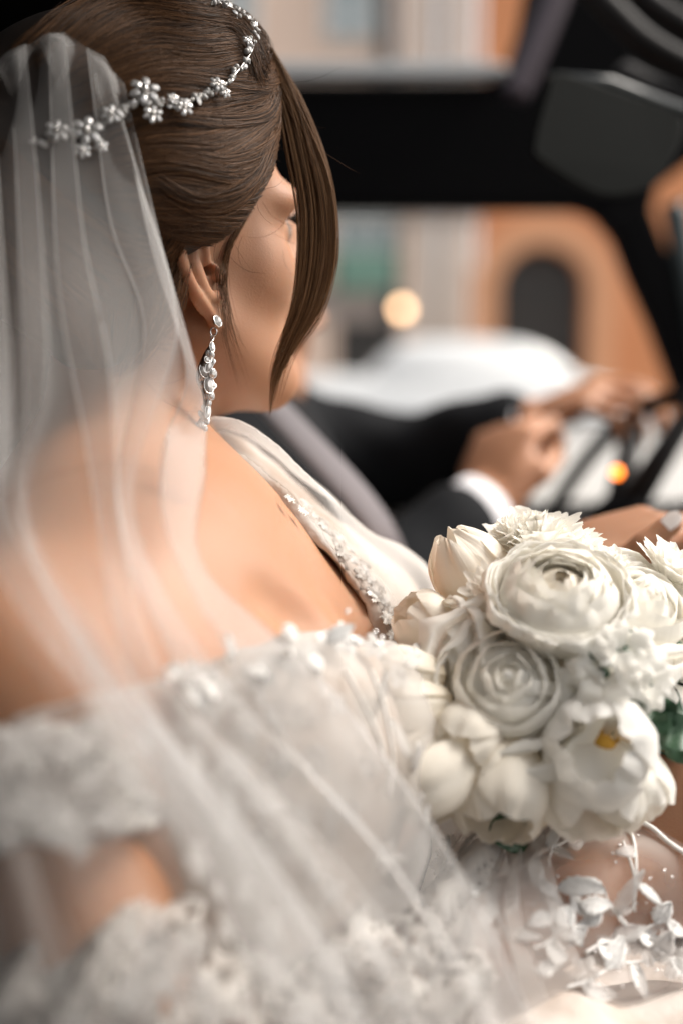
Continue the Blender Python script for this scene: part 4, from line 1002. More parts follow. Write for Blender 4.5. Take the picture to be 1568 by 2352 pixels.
def tulip(x, y, d, z, R, L_, seed=0, open_=0.0, m_=PETC, label=None, n_=6, roll=0, heart=False, name='tulip', w=.88):
    o, O, M = flower(name, x, y, d, z, label, roll, r=R * .3, coremat=YOLK if heart else PETC); g = np.random.default_rng(seed)
    for i in range(n_):
        inn = i % 2; k = 1 - .12 * inn
        prof = [(R * .12, -L_ * .48), (R * .72 * k, -L_ * .36), (R * (.98 + .15 * open_) * k, -L_ * .02), (R * (.86 + .45 * open_) * k, L_ * .28), (R * (.34 + 1.0 * open_) * k, L_ * (.52 - .18 * open_))]
        addpetal(o, O, M, prof, math.pi * 2 * i / n_ + g.uniform(-.1, .1), w, seed * 71 + i, m_, rim=.30, p_=2.6, tip=.05, ruf=.045, n=17, m=15, base_w=.5, curl=-.03)
    if heart:
        v, f = ball(O - M[:, 2] * L_ * .22, (R * .16, R * .16, L_ * .16), 10, 8, M); mesh('pistil', v, f, mat('pistil', (.45, .36, .05), .6), o)
        for i in range(6):
            a = i * math.pi / 3; p = O - M[:, 2] * L_ * .4 + (M[:, 0] * math.cos(a) + M[:, 1] * math.sin(a)) * R * .2
            v, f = tube([p, p + M[:, 2] * L_ * .3 + (M[:, 0] * math.cos(a) + M[:, 1] * math.sin(a)) * R * .15], .0013, 6); mesh('stamen', v, f, YOLK, o)
    return o
S_ = 1 / FPX
tulip(1085, 1322, .668, (-.50, -.20, .80), .024, .058, 3, label='closed cream tulip at the upper left of the bouquet', roll=.4)
carnation(1235, 1262, .672, (-.12, -.35, .95), .030, 5, 24, label='frilled white carnation at the top of the bouquet')
carnation(1175, 1232, .672, (-.55, -.2, .75), .017, 17, 11)
carnation(1135, 1372, .640, (-.35, -.80, .5), .019, 6, 22, label='small frilled carnation beside the closed tulip')
ranunculus(1282, 1370, .615, (-.02, -.66, .75), .039, 16, 7, label='white ranunculus with tight concentric petals near the top')
rose(1165, 1570, .600, (-.12, -.90, .40), .043, 8, label='large creamy rose at the front of the bouquet')
rose(1465, 1400, .640, (.25, -.62, .72), .041, 9, label='white rose at the right of the bouquet')
rose(1370, 1330, .660, (.15, -.4, .9), .030, 19)
carnation(1535, 1318, .668, (.45, -.35, .82), .022, 10, 20, label='frilled white carnation at the right edge of the bouquet')
ranunculus(1045, 1520, .630, (-.90, -.42, .12), .034, 10, 11, m_=PET, heart=PETG, label='side-facing ranunculus with a greenish heart at the left of the bouquet')
tulip(1378, 1722, .585, (-.30, -.92, .22), .0285, .050, 12, open_=.22, m_=PETY, heart=True, label='open white tulip with a yellow heart at the lower right', n_=6, roll=.3)
# broad fallen petals below the open tulip and at the lower left
tulip(1352, 1800, .596, (.06, -.66, -.72), .0265, .054, 13, open_=.32, m_=PET, label='drooping white tulip at the bottom of the bouquet', roll=.2, w=1.0)
tulip(1430, 1790, .606, (.45, -.5, -.70), .022, .050, 33, open_=.30, m_=PET, roll=.5, w=1.0)
tulip(1005, 1760, .595, (-.78, -.45, -.40), .024, .066, 14, open_=.25, m_=PETC, label='cream tulip hanging at the lower left of the bouquet', roll=.6)
tulip(1150, 1800, .600, (-.10, -.60, -.75), .026, .058, 15, open_=.35, m_=PETC, label='cream tulip facing down below the rose', roll=.1)
tulip(958, 1625, .600, (-.95, -.30, .05), .015, .042, 16, open_=.15, m_=PETC, label='small cream tulip pointing left beside the bodice', roll=.2)
tulip(985, 1440, .650, (-.72, -.2, .55), .018, .042, 18, open_=.30, m_=PETC, label='half open cream flower above the side-facing ranunculus')
tulip(945, 1545, .610, (-.93, -.2, .30), .013, .040, 20, open_=.2, m_=PETC)
rose(1210, 1690, .612, (.1, -.7, -.6), .034, 22)
rose(1300, 1480, .645, (.2, -.9, .3), .030, 23)
tulip(1075, 1700, .600, (-.45, -.85, -.25), .022, .050, 26, open_=.3, m_=PETC)
carnation(1325, 1262, .672, (.1, -.35, .92), .018, 27, 14)
carnation(1400, 1318, .660, (.25, -.5, .85), .018, 28, 14)
rose(1545, 1430, .665, (.6, -.4, .6), .030, 29)
# small five-petalled blossoms with green between them
for i, (x, y, d, zx, zz, R) in enumerate(((1385, 1545, .605, -.3, .2, .017), (1440, 1500, .610, .1, .5, .017), (1490, 1560, .612, .5, .1, .016), (1445, 1600, .608, .0, -.3, .016), (1335, 1585, .610, -.4, 0, .014), (1500, 1620, .640, .5, -.3, .013), (1555, 1560, .650, .6, .2, .016), (1560, 1480, .66, .6, .4, .015), (1400, 1485, .62, -.2, .6, .014), (1480, 1660, .64, .3, -.6, .012))):
    o, O, M = flower('blossom', x, y, d - .026, (zx, -.85, zz), None, r=.003, coremat=LEAF)
    for j in range(5):
        addpetal(o, O, M, [(.001, -.006), (R * .35, -.001), (R * .75, R * .16), (R * 1.05, R * .05)], j * 1.257 + i, .60, 500 + i * 7 + j, PET, rim=.3, ruf=.09, n=9, m=11, base_w=.3)
def leaf(x, y, d, dirv, up, L_, Wd, seed, m_=None):
    g = np.random.default_rng(seed); O = C(x, y, d); t_ = nrm(dirv); u = nrm(np.array(up) - t_ * np.dot(up, t_)); s = np.cross(t_, u); V = []
    for i in range(13):
        t = i / 12
        for j in range(7):
            q = j / 3 - 1; w = Wd * math.sin(math.pi * t ** .75) ** .9 + .0004
            V.append(O + t_ * L_ * t + s * q * w + u * (abs(q) * w * .45 - L_ * .35 * t * t + .0012 * math.sin(t * 14 + q * 3)))
    v, f = sheet(np.array(V).reshape(13, 7, 3)); return mesh('leaf', v, f, m_ or LEAF, bq)
for i, a in enumerate(((1330, 1540, .645, (.2, -.3, .9), (0, -1, .2), .035, .012), (1370, 1500, .64, (-.3, -.4, .8), (0, -1, 0), .03, .010), (1430, 1610, .625, (.9, -.1, -.5), (.2, -1, .3), .040, .012), (1480, 1650, .640, (.8, 0, .2), (0, -1, .5), .036, .012),
        (1505, 1700, .655, (.8, -.1, .35), (0, -.8, .6), .030, .011), (1470, 1700, .66, (.9, .1, -.2), (0, -.6, .8), .045, .014), (980, 1640, .64, (-.4, 0, -.9), (-.3, -1, 0), .02, .006), (1150, 1860, .615, (.3, -.2, -.6), (0, -1, .2), .026, .012), (1190, 1850, .62, (-.8, -.1, -.5), (0, -1, .2), .022, .009),
        (1395, 1470, .655, (.5, 0, .8), (0, -1, 0), .028, .010), (1450, 1560, .65, (0, -.2, -1), (0, -1, 0), .04, .014), (1520, 1600, .66, (.5, 0, -1), (0, -1, .3), .045, .013), (1345, 1610, .65, (.5, 0, .4), (0, -1, .2), .035, .014))):
    leaf(*a, seed=i)
for i, a in enumerate(((1352, 1545, .590, (.1, -.2, .9), (0, -1, .2), .018, .007), (1375, 1520, .588, (.7, -.2, .5), (0, -1, .2), .016, .006), (1425, 1650, .585, (.8, -.1, .5), (.1, -1, .2), .024, .008), (1470, 1625, .590, (.5, -.1, -.8), (.1, -1, .2), .026, .008), (1505, 1690, .600, (.9, -.1, .2), (0, -1, .4), .026, .010),
        (1500, 1600, .600, (.4, -.1, -.9), (.1, -1, .2), .024, .008), (1530, 1740, .610, (.6, -.1, .6), (0, -1, .4), .024, .010), (1455, 1505, .600, (-.2, -.1, .9), (0, -1, .2), .014, .006))):
    leaf(*a, seed=40 + i)
for i in range(14):
    a = i * 2.4; r = .004 + .0045 * (i % 3); top = C(1440 + 60 * math.cos(a), 1640 + 45 * math.sin(a), .665); bot = C(1612 + 14 * math.cos(a), 1900 + 30 * math.sin(a * 1.7), .668); e2 = C(1700 + 40 * math.cos(a), 2080 + 20 * math.sin(a), .675)
    v, f = tube(spline([ctr, top, bot, e2], 18), .0024, 7); mesh('stem', v, f, STEM, bq)
v, f = ball(ctr + np.array([.012, .01, -.005]), (.055, .035, .050), 20, 14); mesh('foliage_core', v, f, LEAF, bq)
# ------------------------------------------------------------------ the groom at the wheel
GM = rot_head(88, -4, 0); GO = C(520, 655, 1.40)
gp, GL = head_prims(GO, GM, 1.05)
gb = list(gp); ga = lambda p, k: gb.append(('+', p, k))
GN = C(470, 950, 1.42); GSR, GSL = C(520, 1075, 1.22), C(600, 985, 1.60)
ga(Cap(GL(-.03, 0, -.03), GN, .062, .068), .03); ga(Cap(GN, GSR, .06, .065), .06); ga(Cap(GN, GSL, .06, .065), .06)
ga(Eli(C(570, 1400, 1.41), (.13, .19, .27)), .06)
GER, GWR, GEL, GWL = C(815, 1440, 1.16), C(1108, 1165, 1.25), C(900, 1060, 1.60), C(1205, 975, 1.50)
ga(Cap(GSR, GER, .058, .048), .03); ga(Cap(GER, GWR, .045, .030), .02); ga(Cap(GSL, GEL, .058, .048), .03); ga(Cap(GEL, GWL, .045, .030), .02)
for d_ in (1.30, 1.52): ga(Cap(C(560, 1800, d_), C(1350, 1560, d_ + .02), .085, .065), .04)
h1, _, n1 = hand_prims(C(1140, 1075, 1.265), frame(nrm(C(1150, 1030, 1.28) - C(1110, 1165, 1.25)), nrm([-.55, -.8, .25])), [(40, 60, 30), (44, 64, 32), (48, 66, 34), (54, 66, 34)], [(0, 44, -8), (24, 46, -22), (42, 36, -34)], 1.12, GWR, .030, side=-1)
h2, _, n2 = hand_prims(C(1290, 935, 1.47), frame(nrm(C(1370, 925, 1.45) - C(1215, 985, 1.50)), nrm([.1, -.55, .85])), [(24, 40, 24), (30, 46, 26), (36, 50, 28), (40, 52, 28)], [(0, 40, -14), (24, 44, -24), (44, 38, -34)], 1.12, GWL, .030, side=1)
v, f = blocks(gb + h1 + h2, [((-.42, 1.05, -.32), (.42, 1.72, .45), .0075, ([(.14, .36, .004)], [(1.22, 1.30, .005), (1.42, 1.52, .005)], [(-.04, .16, .0045)]))])
groom = empty('person', W(C(560, 1900, 1.42)), 'groom in a black suit driving behind the bride with both hands at the steering wheel', 'groom')
mesh('body', v, f, SKIN_M, groom)
suit = [q for q in gb if q[0] == '+'][-9:]
suit = [('+', Cap(GN + np.array([0, 0, -.02]), GSR, .06, .065), .02), ('+', Cap(GN + np.array([0, 0, -.02]), GSL, .06, .065), .06), ('+', Eli(C(570, 1400, 1.41), (.13, .19, .27)), .06),
        ('+', Cap(GSR, GER, .058, .050), .03), ('+', Cap(GER, GER * .22 + GWR * .78, .050, .036), .02), ('+', Cap(GSL, GEL, .058, .050), .03), ('+', Cap(GEL, GEL * .15 + GWL * .85, .048, .036), .02)]
def crease(D, P): return (D - .016 - .004 * noise3(P, 22, 2) - .002 * np.sin(P[..., 0] * 60 + P[..., 2] * 40)).astype(np.float32)
v, f = blocks(suit, [((-.42, 1.0, -.40), (.40, 1.75, .22), .007)], crease); jk = mesh('jacket', v, f, SUIT, groom)
tr_ = [('+', Cap(C(560, 1800, d_), C(1350, 1560, d_ + .02), .085, .065), .04) for d_ in (1.30, 1.52)]
v, f = blocks(tr_, [((-.42, 1.1, -.70), (.42, 1.75, -.05), .010)], crease); mesh('trousers', v, f, SUIT, groom)
for a, b in ((GER * .24 + GWR * .76, GER * -.02 + GWR * 1.02), (GEL * .2 + GWL * .8, GEL * -.01 + GWL * 1.01)):
    v, f = tube([a, a * .5 + b * .5, b], (.045, .042, .040), 20); mesh('shirt_cuff', v, f, SHIRT, groom)
v, f = tube(spline([GL(-.035, 0, -.09), GL(-.028, 0, -.12), GN + np.array([.01, 0, .03])], 8), (.066, .069, .074), 24); mesh('collar', v, f, SHIRT, groom)
gh = [('+', Eli(GL(-.014, 0, .050), (.108, .090, .090), GM), .001), ('+', Cap(GL(-.06, 0, .02), GL(-.055, 0, -.05), .055, .05), .03)]
def ghc(D, P):
    q = (P - GO) @ GM; lim = np.interp(q[..., 2], [-.14, -.06, -.01, .03, .06, .1, .14], [-.07, -.06, -.03, .03, .07, .09, .1]); return smax(D - .002 * noise3(P, 90), ((q[..., 0] - lim) * .75).astype(np.float32), .005)
v, f = blocks(gh, [(GO - .2, GO + .2, .007)], ghc); mesh('hair', v, f, HAIRCAP, groom)

# ------------------------------------------------------------------ the car they sit in (far side seen from the passenger side)
def wp(px, py, Y):
    r = (px - 784) / FPX * RIGHT + FWD + (1176 - py) / FPX * UP; return CAM + r * (Y / r[1])
car = empty('car', (0.2, 1.5, 0.0), 'dark car interior round the couple with the far door window, roof rail and steering wheel', 'car')
def slab(name, pts, Y, th, m, parent, bev=.012):
    """outline in the picture, standing upright at distance Y, with real thickness and rounded edges"""
    P = np.array([wp(x, y, Y) for x, y in pts]); n = len(P); c = P.mean(0); rings = []
    for dy, sh in ((0, bev), (-bev * 0, 0)): pass
    prev = np.roll(P, 1, 0); nxt = np.roll(P, -1, 0); e1 = (P - prev); e2 = (nxt - P)
    area = sum(P[i][0] * P[(i + 1) % n][2] - P[(i + 1) % n][0] * P[i][2] for i in range(n)); sg = 1 if area > 0 else -1
    def nn(e): v = np.stack([e[:, 2], np.zeros(n), -e[:, 0]], 1); return v / np.maximum(np.linalg.norm(v, axis=1)[:, None], 1e-9) * sg
    N = nn(e1) + nn(e2); N /= np.maximum(np.linalg.norm(N, axis=1)[:, None], 1e-9)
    V = []
    for dy, ins in ((0, bev), (bev * .4, bev * .3), (bev, 0), (th - bev, 0), (th, bev)): V.append(P - N * ins + np.array([0, dy, 0]))
    V = np.concatenate(V); F = [(i * n + j, i * n + (j + 1) % n, (i + 1) * n + (j + 1) % n, (i + 1) * n + j) for i in range(4) for j in range(n)]
    F += [tuple(range(n))[::-1], tuple(4 * n + j for j in range(n))]
    return mesh(name, V, F, m, parent, world=True, smooth=False)
slab('roof_rail', [(-700, 186), (1120, 184), (1165, 150), (1195, 60), (1230, -120), (1760, -120), (1760, 240), (1640, 330), (1560, 392), (1512, 428), (1470, 500), (1398, 528), (1385, 506), (1362, 488), (1325, 478), (-700, 478)], 1.93, .07, BLACKTRIM, car)
slab('trim_strip', [(-700, 138), (1110, 138), (1150, 142), (1172, 156), (1150, 172), (1110, 178), (-700, 178)], 1.90, .03, CHROME, car, .006)
slab('windscreen_pillar', [(1385, 506), (1512, 430), (1500, 480), (1535, 570), (1600, 660), (1700, 800), (1760, 980), (1590, 1010), (1545, 870), (1500, 750), (1450, 640), (1415, 550)], 1.88, .06, BLACKTRIM, car)
slab('rear_pillar', [(-700, 478), (330, 478), (250, 970), (-700, 970)], 1.935, .06, BLACKTRIM, car)
slab('door_top', [(-700, 968), (1600, 968), (1640, 1004), (1640, 1100), (-700, 1100)], 1.90, .09, BLACKTRIM, car)
dc = slab('door_card', [(-700, 1096), (900, 1096), (1050, 1096), (1200, 1010), (1222, 992), (1620, 980), (1700, 1240), (-700, 1240)], 1.875, .04, CREAM, car)
slab('armrest', [(300, 1166), (1205, 1166), (1240, 1150), (1350, 1150), (1700, 1150), (1700, 1260), (300, 1260)], 1.82, .05, BLACKTRIM, dc)
slab('door_lower', [(-700, 1230), (1800, 1230), (1800, 2300), (-700, 2300)], 1.90, .06, BLACKTRIM, car)
v, f = box((-1.2, 1.84, 0.98), (-1.14, 2.0, 1.9)); 
v, f = box((-1.25, -.45, 1.72), (-.24, 2.0, 1.76)); mesh('added_roof_blocker', v, f, BLACKTRIM, car, world=True, smooth=False)  # roof slab added to block sky light from above and behind
v, f = box((-.238, -.45, 1.722), (.10, 1.45, 1.758)); mesh('added_shade_panel', v, f, BLACKTRIM, car, world=True, smooth=False)  # out-of-view slab added to shade the bride from above
v, f = box((-1.25, -.50, .2), (.26, -.44, 1.72)); mesh('added_light_blocker', v, f, BLACKTRIM, car, world=True, smooth=False)  # unseen wall behind the camera, added to cut light on the near side
v, f = box((-1.25, -.50, .2), (1.5, -.44, .92)); mesh('near_door', v, f, BLACKTRIM, car, world=True, smooth=False)
for nm, q in (('sky_catch_shelf', ((1208, 1700), (985, 955), 1152)), ('sky_catch_strip', ((800, 1062), (1096, 1096), 1166))):  # pale ledges added and tilted to catch the sky as bright patches
    (xa_, xb_), (ya, yb), y2 = q; G = np.array([[C(x, (ya + (yb - ya) * (x - xa_) / (xb_ - xa_)) * (1 - t) + y2 * t, 1.87 - .24 * t - .02 * math.sin(t * 3)) for x in np.linspace(xa_, xb_, 12)] for t in np.linspace(0, 1, 8)])
    v1, f1 = sheet(G); v2 = v1 - np.array([0, 0, .018]); n1 = len(v1); mesh(nm, np.concatenate([v1, v2]), [tuple(x) for x in f1] + [tuple(x + n1)[::-1] for x in f1], CREAM, car)
# cabin behind the seats, floor, seats
v, f = box((-1.25, .1, .25), (-1.15, 2.0, 1.78)); mesh('cabin_rear', v, f, BLACKTRIM, car, world=True, smooth=False)
v, f = box((-1.2, .1, .18), (1.5, 2.0, .24)); mesh('cabin_floor', v, f, BLACKTRIM, car, world=True, smooth=False)
def cushion(lo, hi, name, m, parent, tilt=0):
    lo, hi = np.array(lo, float), np.array(hi, float); c = (lo + hi) / 2; h = (hi - lo) / 2; V = []; n, mm = 12, 20
    for i in range(n + 1):
        t = math.pi * i / n
        for j in range(mm):
            p = 2 * math.pi * j / mm; s = lambda v, e: math.copysign(abs(v) ** e, v)
            V.append((s(math.sin(t), .35) * s(math.cos(p), .35), s(math.sin(t), .35) * s(math.sin(p), .35), s(math.cos(t), .35)))
    V = np.array(V) * h; c_, s_ = math.cos(tilt), math.sin(tilt); V[:, 0], V[:, 2] = V[:, 0] * c_ + V[:, 2] * s_, -V[:, 0] * s_ + V[:, 2] * c_; V += c
    F = [(i * mm + j, (i + 1) * mm + j, (i + 1) * mm + (j + 1) % mm, i * mm + (j + 1) % mm) for i in range(n) for j in range(mm)]
    return mesh(name, V, F, m, parent, world=True)
for y0, y1, sx in ((.42, .92, -.02), (1.16, 1.68, -.12)):
    cushion((sx - .32, y0, .44), (sx + .35, y1, .60), 'seat', BLACKTRIM, car); cushion((sx - .46, y0, .5), (sx - .28, y1, 1.14), 'backrest', BLACKTRIM, car, -.2)
# folded mechanism and mirror at the top right
def bar(name, pts, r, m, Y=None): v, f = tube(spline([C(*q) for q in pts], 16), r, 12); return mesh(name, v, f, m, car)
bar('roof_linkage', [(1330, -60, 1.25), (1420, 40, 1.22), (1500, 110, 1.2), (1640, 185, 1.18)], .014, GREYTRIM)
bar('roof_linkage', [(1400, -80, 1.2), (1490, 0, 1.18), (1560, 50, 1.16), (1680, 120, 1.14)], .011, GREYTRIM)
bar('pillar_highlight', [(1548, 470, 1.86), (1570, 600, 1.86), (1610, 760, 1.86), (1650, 900, 1.86)], .022, mat('teal_highlight', (.03, .045, .048), .3))  # teal bar stands in for the highlight along the pillar edge
bar('roof_linkage', [(1430, 175, 1.25), (1490, 208, 1.22), (1560, 236, 1.2), (1680, 280, 1.18)], .016, GREYTRIM)
bar('pillar_seam', [(1296, -60, 1.7), (1250, 60, 1.7), (1205, 165, 1.7), (1180, 220, 1.7)], .020, mat('plum_trim', (.045, .03, .042), .5))
# sun visor, folded down, close to the roof
P = [(1262, 178), (1300, 170), (1480, 232), (1560, 262), (1560, 330), (1500, 425), (1420, 452), (1350, 440), (1240, 372), (1222, 330)]
sv = []
q = np.array([C(x, y, 1.05 + (x - 1390) * .0002) for x, y in spline(P + [P[0]], 48)[:-1]])
c = q.mean(0); n = len(q); nv = nrm([-.15, -.95, -.2]); L4 = [q * .96 + c * .04 + nv * .010, q + nv * .005, q - nv * .005, q * .96 + c * .04 - nv * .010]
V = np.concatenate(L4 + [np.array([c + nv * .013, c - nv * .013])]); F = [(i * n + j, i * n + (j + 1) % n, (i + 1) * n + (j + 1) % n, (i + 1) * n + j) for i in range(3) for j in range(n)]
V = V[:4 * n]; F += [tuple(range(n))[::-1], tuple(3 * n + j for j in range(n))]
mesh('sun_visor', V, F, VINYL, car, smooth=False)
v, f = tube([C(1262, 178, 1.04), C(1400, 190, 1.06), C(1570, 255, 1.08)], .006, 8); mesh('visor_rod', v, f, BLACKGLOSS, car)
# dashboard and steering wheel
DB = [(1250, 1240, 1.30), (1330, 1170, 1.34), (1460, 1110, 1.40), (1600, 1060, 1.45)]
v, f = tube(spline([C(*q) for q in ((1360, 1480, 1.60), (1480, 1400, 1.6), (1600, 1340, 1.6), (1800, 1250, 1.55))], 12), (.06, .09, .11, .12), 20); mesh('dashboard', v, f, BLACKTRIM, car)
wc = C(1392, 1216, 1.36); wn_ = nrm([-.86, -.22, .46]); wx = nrm(np.cross(wn_, [0, 0, 1.])); wy = np.cross(wn_, wx)
sw = None
P = [wc + (wx * math.cos(a) + wy * math.sin(a)) * .178 for a in np.linspace(0, 2 * math.pi, 65)]
v, f = tube(P, .0105, 12, False); sw = mesh('steering_wheel', v, f, BLACKTRIM, car)
v, f = ball(wc - wn_ * .01, (.060, .035, .055), 18, 12, np.stack([wx, wn_, wy], 1)); mesh('hub', v, f, BLACKTRIM, sw)
for a in (-math.pi / 2 - .4, -math.pi / 2 + .4): v, f = tube([wc - wn_ * .01, wc + (wx * math.cos(a) + wy * math.sin(a)) * .174], (.020, .012), 10); mesh('spoke', v, f, GREYTRIM, sw)
# seat belt across the groom
bt = spline([C(*q) for q in ((560, 860, 1.10), (625, 930, 1.06), (700, 1010, 1.04), (785, 1100, 1.03), (850, 1180, 1.03), (895, 1260, 1.04), (925, 1360, 1.08), (950, 1500, 1.15))], 40)
T = np.gradient(bt, axis=0); Bn = np.array([.1, -1, .1]); rows = []
for i in range(40):
    t = nrm(T[i]); s = nrm(np.cross(t, Bn)); n_ = np.cross(s, t); rows.append([bt[i] + s * w_ * .0125 + n_ * h_ for w_, h_ in ((-1, 0), (-.5, .0008), (0, .001), (.5, .0008), (1, 0), (1, -.002), (0, -.001), (-1, -.002), (-1, 0))])
v, f = sheet(np.array(rows)); mesh('seat_belt', v, f, BELT, car)
# small lit indicator on the dash, orange
v, f = ball(C(1415, 1085, 1.18), .0060, 14, 10); mesh('indicator_lamp', v, f, mat('indicator', (.9, .3, .05), .4, emit=((1.0, .20, .015), 3.2)), car)
for x, y, s in ((1352, 1165, .35), (1395, 1180, .2), (1318, 1140, .25)):
    v, f = ball(C(x, y, 1.85), .006, 12, 8); mesh('glint_ball', v, f, CHROME, car)  # small chrome balls added to stand in for faint glints

# ------------------------------------------------------------------ outside: street, terracotta facade, parked cars
PAVE = mat('paving', (.30, .29, .27), .8, noise=(2, .6, (.2, .19, .18)), bump=(30, .01))
ASPH = mat('asphalt', (.055, .055, .055), .85, noise=(1, .5, (.04, .04, .04)), bump=(80, .006))
def plane(name, x0, x1, y0, y1, z, m): return tag(mesh(name, [(x0, y0, z), (x1, y0, z), (x1, y1, z), (x0, y1, z)], [(0, 1, 2, 3)], m, None, world=True, smooth=False), kind='structure')
plane('ground', -250, 250, -250, 250, -.02, mat('far_ground', (.12, .115, .10), .9, noise=(.2, .5, (.09, .09, .085))))
plane('road', -120, 120, -6, 13, -.012, ASPH)
v, f = box((-120, 13, -.012), (120, 18, .12)); tag(mesh('pavement', v, f, PAVE, None, world=True, smooth=False), kind='structure')
TERRA = mat('terracotta_render', (.76, .33, .155), .85, noise=(.9, .6, (.68, .27, .12)), bump=(18, .01))
TERRAL = mat('pale_orange_stone', (.80, .42, .24), .8, noise=(1.6, .6, (.74, .37, .20)))
BEIGE = mat('beige_stone', (.74, .59, .49), .8, noise=(1.3, .6, (.64, .49, .40)), bump=(14, .008))
GREIGE = mat('grey_stone', (.40, .34, .31), .8, noise=(2, .5, (.34, .28, .26)))
PINK = mat('pink_render', (.84, .66, .55), .8, noise=(.8, .5, (.78, .58, .47)))
WHITEP = mat('white_paint', (.85, .86, .85), .5)
GREENS = mat('green_sign', (.16, .30, .24), .5, noise=(3, .5, (.22, .36, .30)))
DARKW = mat('dark_opening', (.035, .032, .030), .5)
DOORW = mat('dark_door', (.06, .052, .046), .6, noise=(4, .5, (.035, .03, .028)))
GLASSW = mat('window_glass', (.30, .36, .38), .08, spec=.8)
fac = empty('building', (0, 18, 0), 'terracotta building with an arched door and pale stone pilasters behind the parked cars', 'building')
YF = 18.0
def rect(name, x0, x1, y0, y1, dy, th, m, parent=None, ref=None):
    a = wp(x0, y1, YF); b = wp(x1, y0, YF); v, f = box((a[0], YF + dy, a[2]), (b[0], YF + dy + th, b[2])); return mesh(name, v, f, m, parent or fac, world=True, smooth=False)
# terracotta wall with a real arched opening
zb = .12; ax0, ax1 = wp(1142, 700, YF)[0], wp(1348, 700, YF)[0]; axc = (ax0 + ax1) / 2; ar = (ax1 - ax0) / 2; asp = wp(1245, 668, YF)[2]
def archpoly(x, r, spring, n=14): return [(x - r, zb)] + [(x - r * math.cos(a), spring + r * math.sin(a)) for a in np.linspace(0, math.pi, n)] + [(x + r, zb)]
xl, xr, zt = wp(1096, 500, YF)[0], 9.5, 9.5
top = [(xl, zt), (xr, zt)]
inner = archpoly(axc, ar, asp)
out = [(xl, zb)] + [(xl, zb + (zt - zb) * t) for t in (.2, .35, .5, .75)] + [(xl, zt)] + [(xl + (xr - xl) * t, zt) for t in (.1, .25, .4, .8)] + [(xr, zt)] + [(xr, zt - (zt - zb) * t) for t in (.25, .5, .75)] + [(xr, zb)]
n = min(len(inner), len(out)); V = []; F = []
out = out[:8] + out[8:]; n = len(inner); o2 = [out[int(round(i * (len(out) - 1) / (n - 1)))] for i in range(n)]
for (a, b), (c_, d_) in zip(inner, o2): V += [(a, YF, b), (c_, YF, d_), (a, YF + .5, b)]
for i in range(n - 1): F += [(3 * i, 3 * i + 1, 3 * i + 4, 3 * i + 3), (3 * i, 3 * i + 3, 3 * i + 5, 3 * i + 2)]
mesh('wall', V, F, TERRA, fac, world=True, smooth=False)
V = []; F = []
for i, ((a, b), (c_, d_)) in enumerate(zip(archpoly(axc, ar + .005, asp, 16), archpoly(axc, ar + .42, asp, 16))): V += [(a, YF - .07, b), (c_, YF - .07, d_), (c_, YF - .003, d_), (a, YF - .003, b)]
for i in range(17): F += [(4 * i + k, 4 * i + (k + 1) % 4, 4 * i + 4 + (k + 1) % 4, 4 * i + 4 + k) for k in range(4)]
mesh('arch_surround', V, F, TERRAL, fac, world=True, smooth=False)
dv = [(a, YF + .32, b) for a, b in archpoly(axc, ar, asp)]; dr = mesh('door', dv + [(a, YF + .4, c_) for a, _, c_ in dv], [tuple(range(len(dv)))] + [tuple(range(len(dv) * 2 - 1, len(dv) - 1, -1))], DOORW, fac, world=True, smooth=False)
for i in (0, 1):
    for j in (0, 1, 2):
        v, f = box((axc - ar * .85 + i * ar * .9, YF + .28, .3 + j * .95), (axc - ar * .05 + i * ar * .9, YF + .315, 1.1 + j * .95)); mesh('door_panel', v, f, DARKW, dr, world=True, smooth=False)
for x0, x1, m in ((918, 985, BEIGE), (985, 1010, GREIGE), (1010, 1066, BEIGE), (1066, 1096, PINK)): rect('pilaster', x0, x1, -300, 1045, -.18 if m is BEIGE else -.10, .6, m)
rect('capital', 905, 1100, 486, 512, -.24, .05, GREIGE)
rect('side_wall', -2200, 560, -300, 1045, -.02, .5, PINK)
rect('cornice', -2200, 1096, 440, 492, -.30, .26, GREIGE)
rect('upper_wall', 560, 918, -300, 470, 0.0, .4, PINK)
for x0, x1 in ((744, 862), (520, 590), (380, 460)):
    w_ = rect('window', x0, x1, -260, 96, -.10, .08, WHITEP)
    a = (x0 + x1) / 2
    for p0, p1 in ((x0 + 8, a - 4), (a + 4, x1 - 8)):
        for q0, q1 in ((-250, -90), (-80, 40), (50, 90)): rect('pane', p0, p1, q0, q1, -.112, .008, GLASSW, w_)
rect('downpipe', 868, 900, -300, 460, -.12, .1, DARKW)
rect('ground_floor_wall', 560, 918, 492, 1045, .10, .3, DARKW)
w_ = rect('shop_window', 762, 918, 500, 575, -.03, .1, WHITEP)
for i in range(3): rect('pane', 770 + i * 50, 814 + i * 50, 508, 568, -.045, .012, GLASSW, w_)
rect('awning_board', 770, 905, 578, 668, -.25, .3, GREENS)
w_ = rect('shop_window', 640, 880, 668, 740, -.02, .1, GREIGE)
rect('shop_window', 640, 760, 500, 660, -.02, .1, PINK)
rect('shop_door', 868, 914, 500, 1045, -.01, .1, DARKW)
rect('display', 640, 770, 740, 860, -.04, .1, PINK)
# warm wall lantern on a bracket
lamp = empty('street_lamp', wp(922, 712, 14.6), 'glowing warm globe street lamp in front of the pale pilaster', 'street lamp')
c0 = wp(922, 710, 14.5); v, f = ball(c0, .072, 20, 14); mesh('globe', v, f, mat('lamp_glow', (.9, .7, .5), .5, emit=((1.0, .60, .32), 4.2)), lamp, world=True)
v, f = tube([c0 + [0, 0, .07], c0 + [0, 0, .12]], .04, 10); mesh('cap', v, f, DARKW, lamp, world=True)
v, f = tube([c0 + [0, 0, -.07], (c0[0], c0[1], .12)], (.022, .03), 10); mesh('post', v, f, GREIGE, lamp, world=True)

